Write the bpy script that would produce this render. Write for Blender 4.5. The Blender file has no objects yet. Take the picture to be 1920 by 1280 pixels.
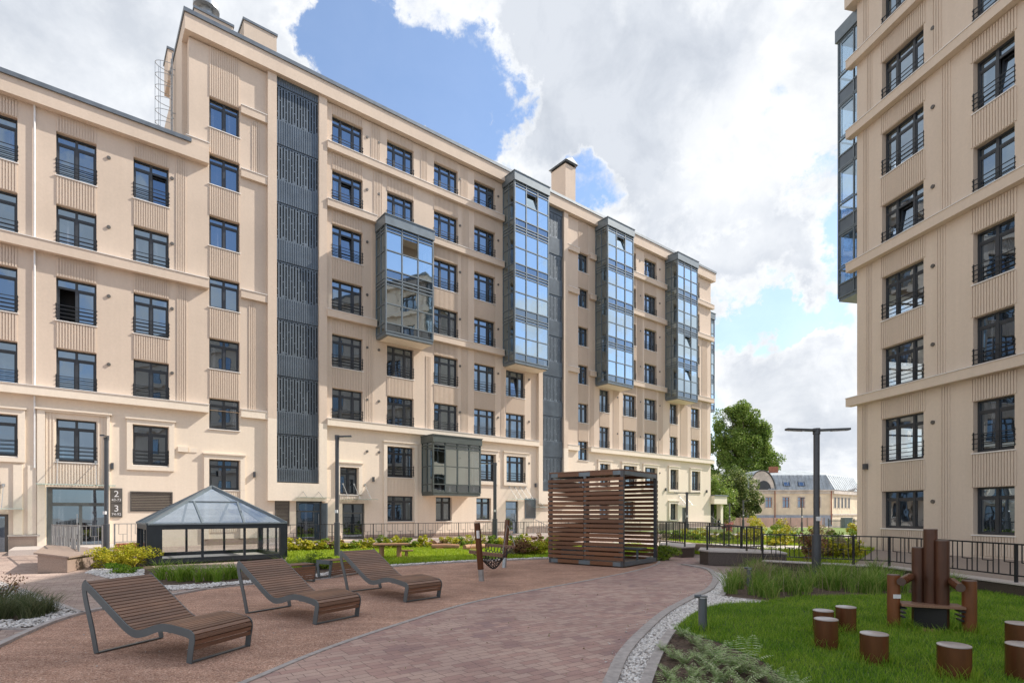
import bpy, math, random
import numpy as np
from mathutils import Vector, Matrix
random.seed(7); NR = np.random.default_rng(11)
SC = bpy.context.scene
COL = SC.collection
F, CX, HY, EYE = 1030.0, 960.0, 961.0, 1.6

def G(px, py, z=0.0):
    """point of the ground plane z seen at a place measured on the survey photo"""
    Y = F*(EYE-z)/(py-HY)
    return ((px-CX)/F*Y, Y, z)
def AT(px, Y, z=0.0):
    return ((px-CX)/F*Y, Y, z)

# ------------------------------------------------------------------ materials
def newmat(name):
    m = bpy.data.materials.new(name); m.use_nodes = True
    nt = m.node_tree; nt.nodes.clear()
    out = nt.nodes.new('ShaderNodeOutputMaterial')
    return m, nt, out
def nd(nt, t, ins=None, **kw):
    n = nt.nodes.new(t)
    for k, v in kw.items(): setattr(n, k, v)
    for k, v in (ins or {}).items():
        if hasattr(v, 'links') or isinstance(v, bpy.types.NodeSocket): nt.links.new(v, n.inputs[k])
        else: n.inputs[k].default_value = v
    return n
def ramp(nt, fac, stops):
    r = nt.nodes.new('ShaderNodeValToRGB')
    e = r.color_ramp.elements
    while len(e) < len(stops): e.new(0.5)
    for i, (p, c) in enumerate(stops):
        e[i].position = p; e[i].color = (*c, 1) if len(c) == 3 else c
    nt.links.new(fac, r.inputs[0]); return r.outputs[0]
def mixc(nt, fac, a, b, mode='MIX'):
    n = nt.nodes.new('ShaderNodeMix'); n.data_type = 'RGBA'; n.blend_type = mode
    for s, v in ((n.inputs[0], fac), (n.inputs[6], a), (n.inputs[7], b)):
        if isinstance(v, bpy.types.NodeSocket): nt.links.new(v, s)
        elif isinstance(v, (tuple, list)): s.default_value = (*v[:3], 1)
        else: s.default_value = v
    return n.outputs[2]
def obco(nt, scale=None, rot=None):
    tc = nd(nt, 'ShaderNodeTexCoord')
    if scale is None and rot is None: return tc.outputs['Object']
    mp = nd(nt, 'ShaderNodeMapping', {0: tc.outputs['Object']})
    if scale: mp.inputs['Scale'].default_value = scale
    if rot: mp.inputs['Rotation'].default_value = rot
    return mp.outputs[0]
def noise(nt, co, sc, det=3, rough=.55, dist=0):
    n = nd(nt, 'ShaderNodeTexNoise', {'Vector': co, 'Scale': sc, 'Detail': det, 'Roughness': rough, 'Distortion': dist})
    return n.outputs[0]
def bump(nt, h, strength, dist):
    return nd(nt, 'ShaderNodeBump', {'Height': h, 'Strength': strength, 'Distance': dist}).outputs[0]
def simple(name, c, rough=.5, metal=0, var=.12, nscale=3.0, bmp=0, bscale=40, c2=None, spec=.5, stretch=None):
    """paint, plaster, timber: a colour with worn variation and fine relief"""
    m, nt, out = newmat(name)
    co = obco(nt, stretch)
    n1 = noise(nt, co, nscale, 4, .6)
    c2 = c2 or tuple(max(0, v*(1-var*2)) for v in c)
    c1 = tuple(min(1, v*(1+var)) for v in c)
    colr = ramp(nt, n1, [(.3, c2), (.7, c1)])
    b = nd(nt, 'ShaderNodeBsdfPrincipled', {'Base Color': colr, 'Roughness': rough, 'Metallic': metal, 'Specular IOR Level': spec})
    if bmp: nt.links.new(bump(nt, noise(nt, co, bscale, 3), .6, bmp), b.inputs['Normal'])
    nt.links.new(b.outputs[0], out.inputs[0]); return m

M = {}
def stucco(name, c, amt=.10):
    m, nt, out = newmat(name)
    co = obco(nt)
    big = noise(nt, co, .22, 4, .6); fine = noise(nt, co, 9, 4, .7)
    st = noise(nt, obco(nt, (2.2, 1, .12)), 1.6, 4, .65)
    a = ramp(nt, big, [(.3, tuple(v*(1-amt) for v in c)), (.7, tuple(v*(1+amt*.5) for v in c))])
    a = mixc(nt, .22, a, ramp(nt, st, [(.3, (.84, .82, .80)), (.62, (1, 1, 1))]), 'MULTIPLY')
    a = mixc(nt, .5, a, ramp(nt, fine, [(.3, (.88, .88, .87)), (.7, (1.04, 1.03, 1.02))]), 'MULTIPLY')
    b = nd(nt, 'ShaderNodeBsdfPrincipled', {'Base Color': a, 'Roughness': .9, 'Specular IOR Level': .2})
    nt.links.new(bump(nt, noise(nt, co, 60, 3), .5, .004), b.inputs['Normal'])
    nt.links.new(b.outputs[0], out.inputs[0]); return m
M['st_up'] = stucco('stucco_beige', (.685, .568, .468))
M['st_lo'] = stucco('stucco_cream', (.84, .728, .605), .06)
M['st_r'] = stucco('stucco_sand', (.71, .60, .495), .06)
M['trim'] = stucco('trim_cream', (.86, .76, .64), .04)
M['sill'] = simple('sill_white', (.80, .77, .74), .5, var=.05)
M['frame'] = simple('window_frame_graphite', (.040, .046, .055), .42, var=.1)
M['frame2'] = simple('bay_frame_grey', (.17, .205, .23), .38, .25, var=.08)
M['frame3'] = simple('bay_frame_green_grey', (.10, .12, .115), .4, .2, var=.08)
M['slate'] = simple('panel_slate_blue', (.135, .165, .195), .40, .3, var=.10, nscale=1.5)
M['dark'] = simple('void_dark', (.012, .013, .014), .8)
M['rail'] = simple('railing_black', (.03, .032, .036), .4, .3)
M['railg'] = simple('railing_grey', (.30, .30, .30), .45, .3)
M['coping'] = simple('coping_grey_metal', (.17, .19, .21), .45, .5, var=.1)
M['zinc'] = simple('galvanised', (.45, .47, .48), .4, .7, var=.1, nscale=6)
M['door'] = simple('door_grey', (.12, .13, .13), .4, .2)
M['pavf'] = simple('pavilion_black_frame', (.022, .028, .036), .35, .2)
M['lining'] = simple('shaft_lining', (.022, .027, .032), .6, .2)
M['louver'] = simple('louver_brown_grey', (.12, .11, .10), .5, .2)
M['granite'] = simple('granite_brown', (.36, .27, .22), .35, var=.16, nscale=55, bmp=.001)
M['granited'] = simple('granite_dark', (.10, .075, .065), .35, var=.3, nscale=70)
M['granitep'] = simple('granite_pale', (.55, .49, .45), .6, var=.12, nscale=40)
M['brown'] = simple('plinth_brown', (.30, .24, .20), .7, var=.12, nscale=20)
M['kerb'] = simple('kerb_concrete', (.43, .39, .37), .85, var=.14, nscale=12, bmp=.003)
M['steel'] = simple('lounger_steel_grey', (.135, .155, .165), .38, .35, var=.07, nscale=2)
M['lamp'] = simple('lamp_post_graphite', (.085, .09, .10), .4, .3, var=.08)
M['bollard'] = simple('bollard_grey', (.13, .145, .155), .45, .3, var=.08)
M['rust'] = simple('posts_rust_brown', (.14, .052, .022), .26, .1, var=.22, nscale=5, stretch=(1, 1, .25), bmp=.001)
M['rusttop'] = simple('post_top_plastic_sheen', (.42, .37, .35), .3, var=.08)  # pale colour carries the sky reflected on the glossy tops
M['rust3'] = simple('arm_post_rust', (.21, .075, .028), .32, .05, var=.2, nscale=5, stretch=(1, 1, .25))
M['rustd'] = simple('back_post_rust', (.09, .036, .02), .3, .1, var=.25, nscale=5, stretch=(1, 1, .25))
M['rust2'] = simple('post_end_brown', (.13, .085, .07), .35, var=.1)
M['black'] = simple('rubber_black', (.012, .010, .010), .6)
M['white'] = simple('white_paint', (.8, .8, .8), .5, var=.04)
M['roofm'] = simple('standing_seam_zinc', (.36, .40, .43), .6, .15, var=.14, nscale=1.2)
M['ochre'] = simple('old_plaster_ochre', (.78, .66, .48), .9, var=.08, nscale=.8, bmp=.01, bscale=3)
M['oldwhite'] = simple('old_plaster_white', (.62, .56, .49), .9, var=.15, nscale=1.0)
M['oldblue'] = simple('old_plinth_blue_grey', (.36, .40, .46), .9, var=.1)
M['brickr'] = simple('chimney_brick', (.38, .15, .09), .9, var=.2, nscale=6)
M['boards'] = simple('fence_boards_pink', (.60, .42, .33), .8, var=.08, nscale=1)
M['bark'] = simple('bark', (.10, .08, .06), .9, var=.3, nscale=8, bmp=.02, bscale=12)
M['larch'] = simple('log_timber', (.40, .22, .12), .7, var=.18, nscale=4, stretch=(1, 1, 8))
M['soil'] = simple('soil', (.11, .072, .05), .95, var=.35, nscale=18, bmp=.02, bscale=30)
M['skin'] = simple('skin', (.5, .32, .24), .6)
M['cloth'] = simple('dark_clothes', (.02, .02, .028), .9)
M['stone'] = None

def wood(name, c1, c2, axis):
    m, nt, out = newmat(name)
    sc = [6, 6, 6]; sc[axis] = .5
    g = noise(nt, obco(nt, tuple(sc)), 9, 5, .65)
    bg = noise(nt, obco(nt), 1.3, 3)
    col = ramp(nt, g, [(.3, c2), (.7, c1)])
    col = mixc(nt, .5, col, ramp(nt, bg, [(.3, (.7, .68, .66)), (.7, (1.1, 1.08, 1.05))]), 'MULTIPLY')
    isl = nd(nt, 'ShaderNodeNewGeometry').outputs['Random Per Island']
    col = mixc(nt, 1.0, col, ramp(nt, isl, [(0, (.74, .72, .70)), (.5, (1, 1, 1)), (1, (1.22, 1.18, 1.12))]), 'MULTIPLY')
    b = nd(nt, 'ShaderNodeBsdfPrincipled', {'Base Color': col, 'Roughness': .42, 'Specular IOR Level': .5})
    nt.links.new(bump(nt, g, .4, .002), b.inputs['Normal'])
    nt.links.new(b.outputs[0], out.inputs[0]); return m
M['slat'] = wood('lounger_slats', (.28, .16, .105), (.175, .092, .058), 1)
M['deck'] = wood('pavilion_slats', (.25, .115, .055), (.135, .058, .03), 0)
M['pine'] = wood('play_timber', (.42, .24, .13), (.28, .15, .08), 2)

def glass_opaque(name, tint, base, f0=.35, wav=.02, interior=True):
    """coated window pane over a dim room: dark, with a strong mirror of the sky"""
    m, nt, out = newmat(name)
    oi = nd(nt, 'ShaderNodeObjectInfo')
    co = obco(nt)
    off = nd(nt, 'ShaderNodeVectorMath', {0: co, 1: oi.outputs['Random']}, operation='ADD').outputs[0]
    inn = noise(nt, nd(nt, 'ShaderNodeMapping', {0: off, 3: (2.2, 2.2, .10)}).outputs[0], 1.3, 3, .6)
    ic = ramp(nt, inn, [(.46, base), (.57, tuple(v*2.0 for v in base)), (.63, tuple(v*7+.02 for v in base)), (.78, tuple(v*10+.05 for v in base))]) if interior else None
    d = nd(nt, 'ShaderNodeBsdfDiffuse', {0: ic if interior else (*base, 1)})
    w = noise(nt, off, .9, 2, .5)
    g = nd(nt, 'ShaderNodeBsdfGlossy', {'Color': (*tint, 1), 'Roughness': .012, 'Normal': bump(nt, w, 1.0, wav)})
    lw = nd(nt, 'ShaderNodeLayerWeight', {0: .5})
    p = nd(nt, 'ShaderNodeMath', {0: lw.outputs['Facing'], 1: 3.0}, operation='POWER')
    fac = nd(nt, 'ShaderNodeMath', {0: p.outputs[0], 1: 1-f0, 2: f0}, operation='MULTIPLY_ADD', use_clamp=True)
    mx = nd(nt, 'ShaderNodeMixShader', {0: fac.outputs[0], 1: d.outputs[0], 2: g.outputs[0]})
    nt.links.new(mx.outputs[0], out.inputs[0]); return m
def glass_clear(name, tint, refl=(.8, .9, 1), f0=.2, wav=.01):
    m, nt, out = newmat(name)
    co = obco(nt)
    t = nd(nt, 'ShaderNodeBsdfTransparent', {0: (*tint, 1)})
    g = nd(nt, 'ShaderNodeBsdfGlossy', {'Color': (*refl, 1), 'Roughness': .01, 'Normal': bump(nt, noise(nt, co, 1.1, 2, .5), 1.0, wav)})
    lw = nd(nt, 'ShaderNodeLayerWeight', {0: .5})
    p = nd(nt, 'ShaderNodeMath', {0: lw.outputs['Facing'], 1: 3.0}, operation='POWER')
    fac = nd(nt, 'ShaderNodeMath', {0: p.outputs[0], 1: 1-f0, 2: f0}, operation='MULTIPLY_ADD', use_clamp=True)
    mx = nd(nt, 'ShaderNodeMixShader', {0: fac.outputs[0], 1: t.outputs[0], 2: g.outputs[0]})
    nt.links.new(mx.outputs[0], out.inputs[0]); return m
M['pane'] = glass_opaque('window_glass', (.62, .80, 1.0), (.014, .015, .017), .30, .0035)
M['panebay'] = glass_clear('bay_glass', (.34, .42, .46), (.72, .88, 1.0), .62, .003)
M['panelow'] = glass_clear('bay_glass_side', (.50, .57, .60), (.7, .85, .95), .30, .006)
M['clear'] = glass_clear('clear_glass', (.86, .90, .90), (.8, .88, 1.0), .10, .004)
M['roofglass'] = glass_clear('roof_glass', (.62, .70, .80), (.8, .9, 1.0), .35, .004)
M['bayr'] = glass_clear('corner_bay_glass', (.55, .70, .84), (.70, .86, 1.0), .38, .004)
M['canopy'] = glass_clear('canopy_glass', (.85, .92, .90), (.9, 1, 1), .25, .002)

def paving(name, c1, c2, c3, bw, bh, mort, rotz):
    m, nt, out = newmat(name)
    co = obco(nt, None, (0, 0, rotz))
    br = nd(nt, 'ShaderNodeTexBrick', {'Vector': co, 'Color1': (0, 0, 0, 1), 'Color2': (1, 1, 1, 1), 'Mortar': (0, 0, 0, 1),
            'Scale': 1.0, 'Mortar Size': mort, 'Mortar Smooth': .25, 'Brick Width': bw, 'Row Height': bh, 'Bias': 0.0}, offset=.37, squash=.66, squash_frequency=3)
    rnd = nd(nt, 'ShaderNodeSeparateColor', {0: br.outputs[0]}).outputs[0]
    pat = noise(nt, obco(nt), 1.1, 4, .6)
    sel = nd(nt, 'ShaderNodeMath', {0: rnd, 1: .6, 2: -.14}, operation='MULTIPLY_ADD')
    sel = nd(nt, 'ShaderNodeMath', {0: sel.outputs[0], 1: pat}, operation='ADD').outputs[0]
    col = ramp(nt, sel, [(.25, c2), (.50, c1), (.8, c3)])
    col = mixc(nt, .6, col, ramp(nt, noise(nt, obco(nt), 55, 3, .7), [(.3, (.72, .7, .7)), (.7, (1.12, 1.1, 1.1))]), 'MULTIPLY')
    col = mixc(nt, .5, col, ramp(nt, noise(nt, obco(nt), .5, 3, .6), [(.35, (.70, .68, .70)), (.65, (1.15, 1.13, 1.1))]), 'MULTIPLY')
    col = mixc(nt, .6, col, ramp(nt, noise(nt, obco(nt, (.5, 3.2, 1), (0, 0, rotz)), 1.0, 4, .65), [(.35, (.80, .77, .78)), (.65, (1.14, 1.12, 1.08))]), 'MULTIPLY')
    col = mixc(nt, br.outputs['Fac'], col, (.16, .115, .10))
    b = nd(nt, 'ShaderNodeBsdfPrincipled', {'Base Color': col, 'Roughness': .72, 'Specular IOR Level': .35})
    inv = nd(nt, 'ShaderNodeMath', {0: 1.0, 1: br.outputs['Fac']}, operation='SUBTRACT').outputs[0]
    h = nd(nt, 'ShaderNodeMath', {0: noise(nt, obco(nt), 90, 3), 1: .25, 2: inv}, operation='MULTIPLY_ADD').outputs[0]
    nt.links.new(bump(nt, h, .7, .004), b.inputs['Normal'])
    nt.links.new(b.outputs[0], out.inputs[0]); return m
M['brickp'] = paving('path_setts', (.46, .30, .26), (.36, .245, .235), (.53, .385, .33), .24, .115, .0035, math.radians(-36))
M['pave2'] = paving('plaza_setts', (.40, .31, .27), (.32, .25, .23), (.47, .38, .33), .27, .135, .004, math.radians(-36))

def rubber():
    m, nt, out = newmat('rubber_granulate')
    co = obco(nt)
    v = nd(nt, 'ShaderNodeTexVoronoi', {'Vector': co, 'Scale': 95.0}, feature='F1')
    vc = nd(nt, 'ShaderNodeSeparateColor', {0: v.outputs['Color']}).outputs[0]
    c = ramp(nt, vc, [(.05, (.25, .145, .11)), (.4, (.47, .28, .205)), (.7, (.57, .36, .27)), (.96, (.72, .54, .44))])
    c = mixc(nt, .8, c, ramp(nt, noise(nt, co, .7, 5, .65), [(.32, (.66, .63, .62)), (.68, (1.16, 1.12, 1.08))]), 'MULTIPLY')
    c = mixc(nt, .7, c, ramp(nt, noise(nt, obco(nt, (1, 4.5, 1), (0, 0, .5)), 1.4, 4, .6), [(.35, (.78, .75, .74)), (.65, (1.14, 1.12, 1.1))]), 'MULTIPLY')
    b = nd(nt, 'ShaderNodeBsdfPrincipled', {'Base Color': c, 'Roughness': .9, 'Specular IOR Level': .25})
    nt.links.new(bump(nt, v.outputs['Distance'], .8, .006), b.inputs['Normal'])
    nt.links.new(b.outputs[0], out.inputs[0]); return m
M['rubber'] = rubber()

def leafmat(name, c1, c2, c3, sc=2.5, trans=.35):
    """leaves and grass: colour differs from clump to clump and leaf to leaf"""
    m, nt, out = newmat(name)
    geo = nd(nt, 'ShaderNodeNewGeometry')
    r = nd(nt, 'ShaderNodeMath', {0: geo.outputs['Random Per Island'], 1: .55}, operation='MULTIPLY').outputs[0]
    n = nd(nt, 'ShaderNodeMath', {0: noise(nt, obco(nt), sc, 3), 1: .75, 2: r}, operation='MULTIPLY_ADD').outputs[0]
    c = ramp(nt, n, [(.3, c1), (.62, c2), (.92, c3)])
    d = nd(nt, 'ShaderNodeBsdfPrincipled', {'Base Color': c, 'Roughness': .5, 'Specular IOR Level': .35})
    t = nd(nt, 'ShaderNodeBsdfTranslucent', {0: c})
    mx = nd(nt, 'ShaderNodeMixShader', {0: trans, 1: d.outputs[0], 2: t.outputs[0]})
    nt.links.new(mx.outputs[0], out.inputs[0]); return m
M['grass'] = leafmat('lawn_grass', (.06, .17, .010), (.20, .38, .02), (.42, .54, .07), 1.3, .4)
M['grassfar'] = leafmat('lawn_grass_sunny', (.20, .30, .012), (.31, .42, .02), (.44, .52, .05), 1.0, .4)  # brighter copy of the lawn grass, sunlight put into its colour
M['tall'] = leafmat('tall_grass', (.07, .17, .015), (.18, .32, .04), (.42, .46, .14), 1.5, .4)
M['tallb'] = leafmat('bright_grass_clump', (.13, .25, .02), (.23, .38, .04), (.38, .48, .09), 2, .4)
M['sedge'] = leafmat('sedge', (.055, .085, .03), (.10, .13, .05), (.20, .20, .10), 2, .3)
M['shrub'] = leafmat('golden_shrub_leaves', (.22, .26, .015), (.42, .42, .025), (.60, .50, .05), 3, .35)
M['shrubg'] = leafmat('green_shrub_leaves', (.08, .15, .012), (.17, .27, .02), (.30, .38, .05), 3, .3)
M['shrubr'] = leafmat('reddish_shrub_leaves', (.16, .05, .04), (.28, .14, .08), (.34, .28, .08), 3, .3)
M['fern'] = leafmat('fern_fronds', (.16, .30, .06), (.36, .48, .19), (.66, .70, .44), 6, .35)
M['poplar'] = leafmat('poplar_leaves', (.07, .13, .02), (.16, .26, .04), (.33, .42, .10), .5, .35)
M['lilac'] = leafmat('bushy_tree_leaves', (.03, .065, .012), (.09, .15, .025), (.42, .46, .18), .5, .35)
M['flower'] = leafmat('red_purple_flowers', (.55, .10, .04), (.60, .20, .10), (.55, .35, .60), 6, .2)
M['dry'] = leafmat('dry_grass', (.20, .16, .09), (.36, .30, .18), (.45, .40, .26), 2, .3)
def pebmat():
    m, nt, out = newmat('white_marble_pebbles')
    geo = nd(nt, 'ShaderNodeNewGeometry')
    c = ramp(nt, geo.outputs['Random Per Island'], [(0, (.36, .34, .33)), (.3, (.62, .58, .55)), (.75, (.74, .70, .66)), (1, (.82, .80, .78))])
    b = nd(nt, 'ShaderNodeBsdfPrincipled', {'Base Color': c, 'Roughness': .75})
    nt.links.new(b.outputs[0], out.inputs[0]); return m
M['peb'] = pebmat()
def groundmix(name, a, b_, sc=1.2):
    m, nt, out = newmat(name)
    c = ramp(nt, noise(nt, obco(nt), sc, 5, .65), [(.35, a), (.65, b_)])
    b = nd(nt, 'ShaderNodeBsdfPrincipled', {'Base Color': c, 'Roughness': .95})
    nt.links.new(bump(nt, noise(nt, obco(nt), 25, 4), .8, .02), b.inputs['Normal'])
    nt.links.new(b.outputs[0], out.inputs[0]); return m
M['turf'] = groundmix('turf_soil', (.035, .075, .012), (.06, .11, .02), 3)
M['turfy'] = groundmix('turf_soil_sunny', (.10, .16, .02), (.15, .21, .03), 3)  # lit twin of turf: sun brightness mixed into the greens
M['ground'] = groundmix('ground_dust', (.30, .26, .22), (.36, .31, .26), .3)

# ------------------------------------------------------------------ mesh helpers
def link(o, parent=None):
    COL.objects.link(o)
    if parent is not None: o.parent = parent
    return o
def empty(name, loc=(0, 0, 0), rz=0, label=None, cat=None, group=None):
    o = bpy.data.objects.new(name, None); link(o)
    o.location = loc; o.rotation_euler = (0, 0, rz); o.empty_display_size = .2
    return tag(o, label, cat, group)
def tag(o, label=None, cat=None, group=None, kind=None):
    if label: o['label'] = label
    if cat: o['category'] = cat
    if group: o['group'] = group
    if kind: o['kind'] = kind
    return o
class MB:
    def __init__(s): s.v = []; s.f = []
    def quad(s, a, b, c, d):
        n = len(s.v); s.v += [a, b, c, d]; s.f.append((n, n+1, n+2, n+3)); return s
    def poly(s, pts):
        n = len(s.v); s.v += list(pts); s.f.append(tuple(range(n, n+len(pts)))); return s
    def box(s, x0, x1, y0, y1, z0, z1):
        n = len(s.v)
        s.v += [(x0, y0, z0), (x1, y0, z0), (x1, y1, z0), (x0, y1, z0), (x0, y0, z1), (x1, y0, z1), (x1, y1, z1), (x0, y1, z1)]
        s.f += [(n, n+3, n+2, n+1), (n+4, n+5, n+6, n+7), (n, n+1, n+5, n+4), (n+1, n+2, n+6, n+5), (n+2, n+3, n+7, n+6), (n+3, n, n+4, n+7)]
        return s
    def bar(s, p, q, w, d, up=(0, 0, 1)):
        """box of section w x d running from p to q"""
        p = Vector(p); q = Vector(q); t = (q-p).normalized()
        u = Vector(up)
        if abs(t.dot(u)) > .95: u = Vector((0, 1, 0))
        a = t.cross(u).normalized(); b = a.cross(t)
        a = a*(w/2); b = b*(d/2); n = len(s.v)
        for o in (p, q): s.v += [tuple(o-a-b), tuple(o+a-b), tuple(o+a+b), tuple(o-a+b)]
        s.f += [(n+3, n+2, n+1, n), (n+4, n+5, n+6, n+7)] + [(n+i, n+(i+1) % 4, n+4+(i+1) % 4, n+4+i) for i in range(4)]
        return s
    def tube(s, pts, r, seg=10, caps=True):
        """tube through pts; r is a number or one per point"""
        pts = [Vector(p) for p in pts]; rs = r if isinstance(r, (list, tuple)) else [r]*len(pts)
        n0 = len(s.v); ref = Vector((.13, .21, 1)).normalized()
        for i, p in enumerate(pts):
            t = (pts[min(i+1, len(pts)-1)]-pts[max(i-1, 0)]).normalized()
            rr = ref if abs(t.dot(ref)) < .9 else Vector((1, 0, 0))
            a = t.cross(rr).normalized(); b = t.cross(a)
            for k in range(seg):
                an = 2*math.pi*k/seg
                s.v.append(tuple(p+(a*math.cos(an)+b*math.sin(an))*rs[i]))
        for i in range(len(pts)-1):
            for k in range(seg):
                a_ = n0+i*seg+k; b_ = n0+i*seg+(k+1) % seg
                s.f.append((a_, a_+seg, b_+seg, b_))
        if caps:
            s.f.append(tuple(n0+k for k in range(seg)))
            s.f.append(tuple(n0+(len(pts)-1)*seg+k for k in reversed(range(seg))))
        return s
    def prism(s, pts, a, b, axis='y'):
        """outline pts (in the other two axes) extruded from a to b"""
        def P(p, t): return (p[0], t, p[1]) if axis == 'y' else ((t, p[0], p[1]) if axis == 'x' else (p[0], p[1], t))
        n = len(s.v); k = len(pts)
        s.v += [P(p, a) for p in pts]+[P(p, b) for p in pts]
        s.f += [tuple(range(n, n+k)), tuple(reversed(range(n+k, n+2*k)))]
        s.f += [(n+i, n+k+i, n+k+(i+1) % k, n+(i+1) % k) for i in range(k)]
        return s
    def mesh(s, name, mat):
        me = bpy.data.meshes.new(name); me.from_pydata(s.v, [], s.f)
        if mat is not None: me.materials.append(mat)
        me.validate(); me.update(); return me
    def obj(s, name, mat, parent=None, smooth=False, bevel=0, recalc=True):
        me = s.mesh(name, mat)
        if recalc:
            import bmesh
            bm = bmesh.new(); bm.from_mesh(me); bmesh.ops.recalc_face_normals(bm, faces=bm.faces); bm.to_mesh(me); bm.free()
        o = bpy.data.objects.new(name, me); link(o, parent)
        if smooth:
            for p in me.polygons: p.use_smooth = True
            try: me.set_sharp_from_angle(angle=math.radians(40))
            except Exception: pass
        if bevel:
            b = o.modifiers.new('bevel', 'BEVEL'); b.width = bevel; b.segments = 2; b.limit_method = 'ANGLE'
        return o
def npmesh(name, V, Fc, k, mat, parent=None, smooth=False):
    """V (n,3) array, Fc (m,k) array of indices"""
    me = bpy.data.meshes.new(name)
    me.vertices.add(len(V)); me.vertices.foreach_set('co', np.asarray(V, dtype=np.float32).ravel())
    m = len(Fc); me.loops.add(m*k); me.loops.foreach_set('vertex_index', np.asarray(Fc, dtype=np.int32).ravel())
    me.polygons.add(m); me.polygons.foreach_set('loop_start', np.arange(m, dtype=np.int32)*k)
    try: me.polygons.foreach_set('loop_total', np.full(m, k, dtype=np.int32))
    except Exception: pass
    me.materials.append(mat); me.update(calc_edges=True); me.validate()
    if smooth: me.polygons.foreach_set('use_smooth', np.ones(m, dtype=bool))
    o = bpy.data.objects.new(name, me); link(o, parent); return o
def inst(o, parent, loc=None, name=None):
    c = o.copy(); COL.objects.link(c); c.parent = parent
    if loc is not None: c.location = loc
    return c
def copy_tree(o, parent=None):
    c = o.copy(); COL.objects.link(c); c.parent = parent
    for ch in [x for x in bpy.data.objects if x.parent is o]: copy_tree(ch, c)
    return c
def in_poly(P, poly):
    x, y = P[:, 0], P[:, 1]; ins = np.zeros(len(P), bool); n = len(poly)
    for i in range(n):
        x1, y1 = poly[i][:2]; x2, y2 = poly[(i+1) % n][:2]
        c = ((y1 > y) != (y2 > y)) & (x < (x2-x1)*(y-y1)/((y2-y1) or 1e-9)+x1)
        ins ^= c
    return ins
def scatter(poly, n):
    p = np.array([q[:2] for q in poly]); lo, hi = p.min(0), p.max(0); out = np.zeros((0, 2))
    while len(out) < n:
        q = NR.uniform(lo, hi, (max(n*2, 64), 2)); out = np.vstack([out, q[in_poly(q, p)]])
    return out[:n]
def blades(name, P, z, h, w, mat, bend=.35, parent=None, hv=.35, flop=0):
    """grass blades rooted at P: three segments, bent over"""
    n = len(P); an = NR.uniform(0, 2*np.pi, n); H = h*NR.uniform(1-hv, 1+hv, n); W = w*NR.uniform(.7, 1.3, n)
    lean = NR.uniform(0, 2*np.pi, n); B = bend*H*NR.uniform(.2, 1.3, n)
    zz = z if np.ndim(z) else np.full(n, z)
    ca, sa = np.cos(an)*W/2, np.sin(an)*W/2; lx, ly = np.cos(lean)*B, np.sin(lean)*B
    rows = []
    for t, ww in ((0, 1), (.45, .85), (.8, .5)):
        bx, by = P[:, 0]+lx*t*t, P[:, 1]+ly*t*t; bz = zz+H*t*(1-flop*t*t)
        rows += [np.stack([bx-ca*ww, by-sa*ww, bz], 1), np.stack([bx+ca*ww, by+sa*ww, bz], 1)]
    bx, by = P[:, 0]+lx, P[:, 1]+ly
    rows += [np.stack([bx-ca*.08, by-sa*.08, zz+H*(1-flop)], 1), np.stack([bx+ca*.08, by+sa*.08, zz+H*(1-flop)], 1)]
    V = np.stack(rows, 1).reshape(-1, 3); b = (np.arange(n)*8)[:, None]
    Q = np.concatenate([b+np.array([[0, 1, 3, 2]]), b+np.array([[2, 3, 5, 4]]), b+np.array([[4, 5, 7, 6]])], 0)
    return npmesh(name, V, Q, 4, mat, parent)
def leaves(name, C, size, mat, parent=None, up=.3):
    """one small folded leaf (2 quads sharing a midrib -> rhombus) per centre"""
    n = len(C); d = NR.normal(size=(n, 3)); d[:, 2] *= .7; d /= np.linalg.norm(d, axis=1)[:, None]
    r = NR.normal(size=(n, 3)); r[:, 2] -= up; s = np.cross(d, r); s /= np.linalg.norm(s, axis=1)[:, None]
    L = size*NR.uniform(.6, 1.3, n)[:, None]
    V = np.stack([C-d*L*.5, C+s*L*.32, C+d*L*.5, C-s*L*.32], 1).reshape(-1, 3)
    Q = (np.arange(n)*4)[:, None]+np.array([[0, 1, 2, 3]])
    return npmesh(name, V, Q, 4, mat, parent)
def clumpy(n, nc, rx, ry, rz, spread=.28, inner=.45, rng=NR, bottom=-.8):
    """points in clumps spread through an ellipsoid volume"""
    d = rng.normal(size=(nc, 3)); d /= np.linalg.norm(d, axis=1)[:, None]
    d[:, 2] = np.maximum(d[:, 2], bottom)
    rad = rng.uniform(inner, 1.0, nc)[:, None]
    cc = d*rad*np.array([rx, ry, rz]); k = rng.integers(0, nc, n)
    sz = rng.uniform(.5, 1.3, nc)[k][:, None]*spread
    e = rng.normal(size=(n, 3)); e /= np.linalg.norm(e, axis=1)[:, None]
    return cc[k]+e*rng.uniform(.3, 1, n)[:, None]**.5*sz*np.array([rx, ry, rz]), cc
ICO_V = None
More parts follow.
